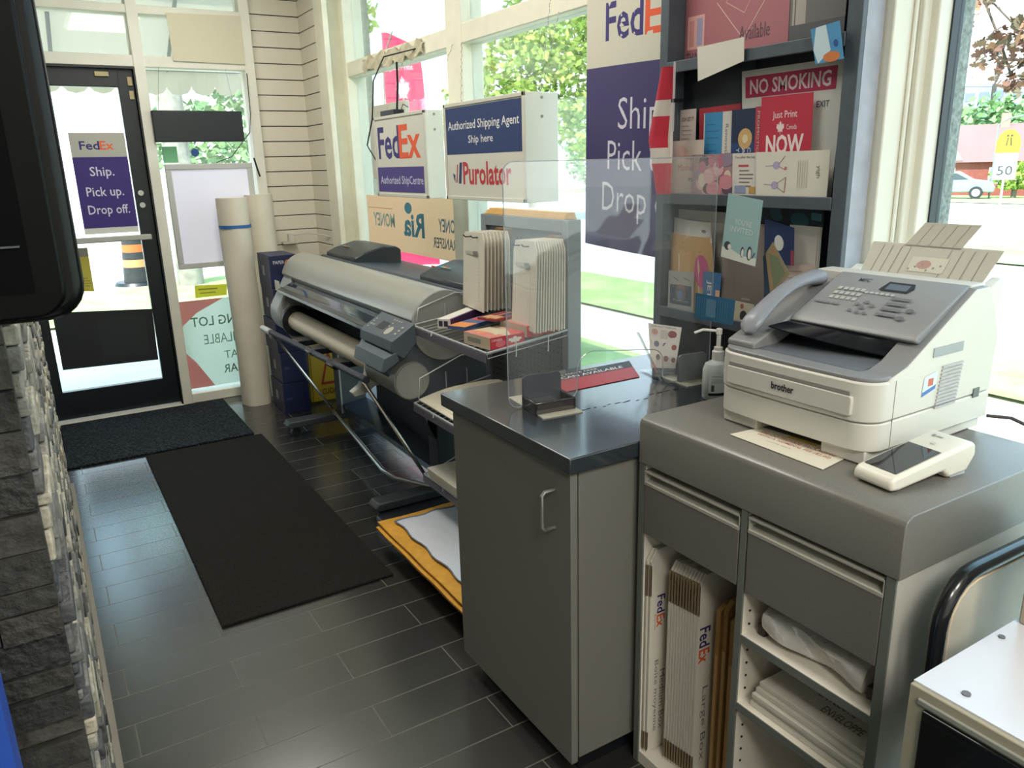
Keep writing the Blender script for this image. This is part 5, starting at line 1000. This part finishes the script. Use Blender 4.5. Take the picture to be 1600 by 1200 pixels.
# parked car
t = thing('parked_car', 'silver blue sedan parked in front of the brick house', 'car', (43.2, 24.9, gz(43, 0)+.0), rz=a_)
cz0 = .02
prof = [(-2.2, .35), (-2.25, .7), (-1.9, .85), (-1.3, .95), (-.7, 1.38), (.5, 1.42), (1.2, 1.0), (2.1, .88), (2.25, .6), (2.2, .35)]
b = B(); b.prism(prof, 'y', -.85, .85); b.build('body', mat('#8fa6ae', .3, metal=.2), t, bevel=.06)
for s_ in (-1, 1):
    b = B(); b.prism([(-1.1, .98), (-.62, 1.3), (.42, 1.34), (.98, 1.02)], 'y', s_*.86, s_*.87); b.build('side_window', mat('#3c4a52', .15), t)
for x in (-1.4, 1.4):
    for s_ in (-1, 1):
        b = B(); b.cyl((x, s_*.70, .33), (x, s_*.88, .33), .33, n=20); w_ = b.build('wheel', mat('#2a2c2e', .7), t); b = B(); b.cyl((x, s_*.88, .33), (x, s_*.89, .33), .2, n=16); b.build('hubcap', mat('#a9aeb0', .3), w_)
b = bxs((2.15, 2.27, .5, .8, .62, .76), (2.15, 2.27, -.8, -.5, .62, .76)); b.build('tail_light', mat('#c0504c', .4), t)
# bushes and far trees
for i, (x, y, z, r_, n, lab, lm) in enumerate(((46.2, 22.9, .1, 1.15, 900, 'rounded bright green bush beside the parked car', LG), (62, 31, 2.6, 4.6, 2600, 'hazy green tree crown behind the brick house roof', LD), (68, 24, 2.9, 5.0, 2600, 'dense green tree mass behind the houses at right', LD), (46, 19.5, 1.2, 2.0, 1200, 'yellow green tree at the right edge of the window', LG), (58, 47, 2.6, 4.6, 1500, 'far green tree crown beyond the middle window', LD), (48, 60, 2.6, 5.0, 1500, 'far green tree crown near the tall purple banner', LD), (34, 72, 2.6, 5.0, 1500, 'far hazy tree crown seen left of the blue sign', LD), (10, 60, 3., 5.0, 1300, 'far tree crown seen through the door glass', LD))):
    b = B(); rg = random.Random(20+i); t = thing('bush' if i == 0 else 'distant_tree', lab, 'bush' if i == 0 else 'tree', (x, y, gz(x, y)))
    for k in range(4): foliage(b, (x+rg.uniform(-.5, .5)*r_, y+rg.uniform(-.5, .5)*r_, z+rg.uniform(-.2, .2)*r_), r_*rg.uniform(.6, .9), n//4, .055*r_+.08, rg, None, .8, lm)
    b.flat = True; b.build('foliage', lm[0], t, smooth=False); b = B(); b.cyl((x, y, gz(x, y)), (x, y, z), .08*r_+.05, n=8); b.build('trunk', mat('#77706a', .9), t)
t = thing('utility_pole', 'grey utility pole with thin wires rising behind the houses', 'pole', (66, 35.3, gz(66, 0)))
b = B(); b.cyl((66, 35.3, gz(66, 0)), (66, 35.3, 6.6), .2, .16, n=10); b.build('pole', mat('#4b4a48', .9), t)
b = B()
for z, s in ((8.4, .0), (10.2, .5), (6.4, .2)): b.tube([(40, 66, z+2.2), (66.0+s, 35.3, z), (76, 8, z+1)], .03, 4)
b.tube([(66, 35.3, 6.5), (66, 35.3, 10.3)], .09, 6); b.build('wires', mat('#6d7478', .8), t)
t = thing('street_lamp', 'small grey street lamp with a curved arm above the pink roof', 'street lamp', (44.5, 23.3, gz(44, 0)))
b = B(); b.tube([(44.5, 23.3, gz(44, 0)), (44.5, 23.3, 2.9), (44.7, 22.9, 3.2), (45.0, 22.3, 3.3)], .05, 6); b.build('post', mat('#7d8684', .5), t)
b = B(); b.box(44.9, 45.15, 21.9, 22.35, 3.22, 3.36); b.build('lamp_head', mat('#6d7674', .5), t)
# pink feather banner near the window
t = thing('feather_banner', 'tall pink feather banner standing outside the far window', 'banner', (4.75, 10.9, -.15))
def fb(u, v, o=0):
    w = .30*(1.0-.1*v)+.18*math.sin(min(1, v*1.0)*math.pi)*.6
    top = 1 if v < .85 else math.sqrt(max(0.02, 1-((v-.85)/.15)**2))
    return Vector((4.62+(.70*top*(.75+.25*(1-v)))*u*.86, 10.95-.45*u*top*.6-o, .10+3.25*v))
b = B(); b.grid(lambda u, v: fb(u, v), 6, 24)
b.put(fb, [leaf(.45, .76, .35, '#eac4cc', .35), ('t', 'Just Print', .15, .84, .6, .03, 0, '#f0d0d6'), ('l', .3, .5, .8, .53, .02, '#f0d4d8'), ('l', .25, .44, .8, .46, .02, '#f0d4d8'), ('t', 'NOW OPEN', .1, .3, .75, .05, .02, '#f0d4d8')], .01)
b.flat = True; b.build('fabric', translucent('#e0446c', .45), t)
b = B(); b.tube([(4.60, 10.96, -.13), (4.60, 10.96, 2.2), (4.62, 10.95, 3.0), (4.75, 10.86, 3.36)], .012); b.build('pole', mat('#77736c', .5), t)
b = B(); b.box(4.4, 4.9, 10.8, 11.1, -.148, -.12); b.build('foot_plate', M_black, t)
# striped construction drum beyond the door
t = thing('traffic_drum', 'black and orange striped construction drum on the grass beyond the door', 'traffic drum', (1.33, 13.5, -.15))
cols = ['#23262a', '#d8622c', '#23262a', '#e08a5c', '#23262a', '#2a2c2e']
for k, c in enumerate(reversed(cols)):
    b = B(); z = -.09+.115*k; b.cyl((1.33, 13.5, z), (1.33, 13.5, z+.115), .215-.008*k, .215-.008*(k+1), n=24); b.build('band', mat(c, .6), t)
b = B(); b.cyl((1.33, 13.5, -.138), (1.33, 13.5, -.09), .36, .33, n=24); b.build('rubber_base', M_black, t)
# awning in front of the door wall
t = thing('awning', 'cream fabric awning with scalloped edge above the door outside', 'awning', (.6, 6.5, 2.0))
def aw(u, v): return Vector((-2.2+4.4*u, 5.85+1.15*v, 2.95-.62*v))
b = B(); b.grid(aw, 8, 4)
for i in range(24):
    x = -2.2+i*.1835; b.add([(x, 7.0, 2.33), (x+.1835, 7.0, 2.33), (x+.1835, 7.0, 2.20)]+[(x+.0918+.0918*math.cos(math.radians(a)), 7.0, 2.20-.07*math.sin(math.radians(a))) for a in (20, 50, 90, 130, 160)]+[(x, 7.0, 2.20)], [tuple(range(9))])
b.put(lambda u, v, o: aw(u, v)-Vector((0, .0, .006+o)), [('l', .42+.03*i, .95-.004*i*i*6, .45+.03*i, .95-.004*(i+1)**2*6, .02, '#c4706c') for i in range(6)]+[('l', .62-.02*i, .3+.05*i, .64-.02*i, .25+.05*i, .02, '#c4706c') for i in range(5)]+[('p', [(.6, .1), (.72, .1), (.72, .3), (.6, .25)], '#c47a80')], .004)
b.flat = True; b.build('canopy', translucent('#bdb6a2', .3), t)
b = B()
for x in (.33, 1.12, -.6): b.tube([(x, 5.9, 2.9), (x, 6.98, 2.31)], .014, 6)
b.tube([(-2.2, 6.99, 2.32), (2.2, 6.99, 2.32)], .014, 6); b.tube([(-2.2, 5.9, 2.25), (2.2, 5.9, 2.25)], .012, 6); b.build('frame', mat('#6b6f6c', .5), t)
# ------------------------------------------------------------------ light
w = bpy.data.worlds.new('sky'); SC.world = w; w.use_nodes = True; nt = w.node_tree
bg = nt.nodes['Background']; tc = nt.nodes.new('ShaderNodeTexCoord'); sx = nt.nodes.new('ShaderNodeSeparateXYZ'); cr = nt.nodes.new('ShaderNodeValToRGB')
cr.color_ramp.elements[0].position = .0; cr.color_ramp.elements[0].color = (.97, .99, 1, 1); cr.color_ramp.elements[1].position = .55; cr.color_ramp.elements[1].color = (.42, .72, .92, 1)
nz = nt.nodes.new('ShaderNodeTexNoise'); nz.inputs['Scale'].default_value = 3; nz.inputs['Detail'].default_value = 6
mm = nt.nodes.new('ShaderNodeMath'); mm.operation = 'MULTIPLY_ADD'; mm.inputs[1].default_value = .5; mm.inputs[2].default_value = -.22
ad = nt.nodes.new('ShaderNodeMath'); ad.operation = 'ADD'
nt.links.new(tc.outputs['Generated'], sx.inputs[0]); nt.links.new(tc.outputs['Generated'], nz.inputs['Vector']); nt.links.new(nz.outputs['Fac'], mm.inputs[0]); nt.links.new(sx.outputs['Z'], ad.inputs[0]); nt.links.new(mm.outputs[0], ad.inputs[1]); nt.links.new(ad.outputs[0], cr.inputs[0]); nt.links.new(cr.outputs[0], bg.inputs[0])
bg.inputs['Strength'].default_value = 3.0
def lamp(kind, name, loc, rot, energy, color=(1, 1, 1), size=1., sy=None, portal=False):
    l = bpy.data.lights.new(name, kind); l.energy = energy; l.color = color
    if kind == 'AREA':
        l.size = size
        if sy: l.shape = 'RECTANGLE'; l.size_y = sy
        if portal: l.cycles.is_portal = True
    if kind == 'SUN': l.angle = size
    o = bpy.data.objects.new(name, l); COL.objects.link(o); o.location = loc; o.rotation_euler = rot; return o
lamp('SUN', 'sun', (0, 0, 30), (math.radians(40), 0, math.radians(-50)), 8.0, (1, .96, .90), math.radians(.6))
lamp('AREA', 'window_portal', (1.945, 3.55, 1.55), (0, math.radians(90), 0), 1, size=2.8, sy=3.4, portal=True)
lamp('AREA', 'window_portal_near', (1.965, -.7, 1.35), (0, math.radians(90), 0), 1, size=2.4, sy=3.7, portal=True)
lamp('AREA', 'door_portal', (.65, 5.5, 1.4), (math.radians(-90), 0, 0), 1, size=1.5, sy=2.7, portal=True)
for i, (x, y) in enumerate(((-.2, -1.3), (.8, -1.3), (.9, 2.4), (.9, 4.2))):  # added fill: unseen glowing panels and area lamps that brighten the interior
    b = bxs((x-.3, x+.3, y-.6, y+.6, 2.935, 2.949)); 
    o = struct('ceiling_fill_panel', b, mat('#f4f2ea', .5, emit=1.2))
    lamp('AREA', 'ceiling_fill', (x, y, 2.92), (0, 0, 0), 38 if y < 0 else 17, (1, .95, .87), size=.55, sy=1.1)
cy = SC.cycles
cy.max_bounces = 8; cy.diffuse_bounces = 4; cy.glossy_bounces = 4; cy.transparent_max_bounces = 24; cy.caustics_reflective = False; cy.caustics_refractive = False
cy.use_denoising = True; cy.sample_clamp_indirect = 6
SC.view_settings.view_transform = 'Standard'; SC.view_settings.look = 'None'; SC.view_settings.exposure = .38
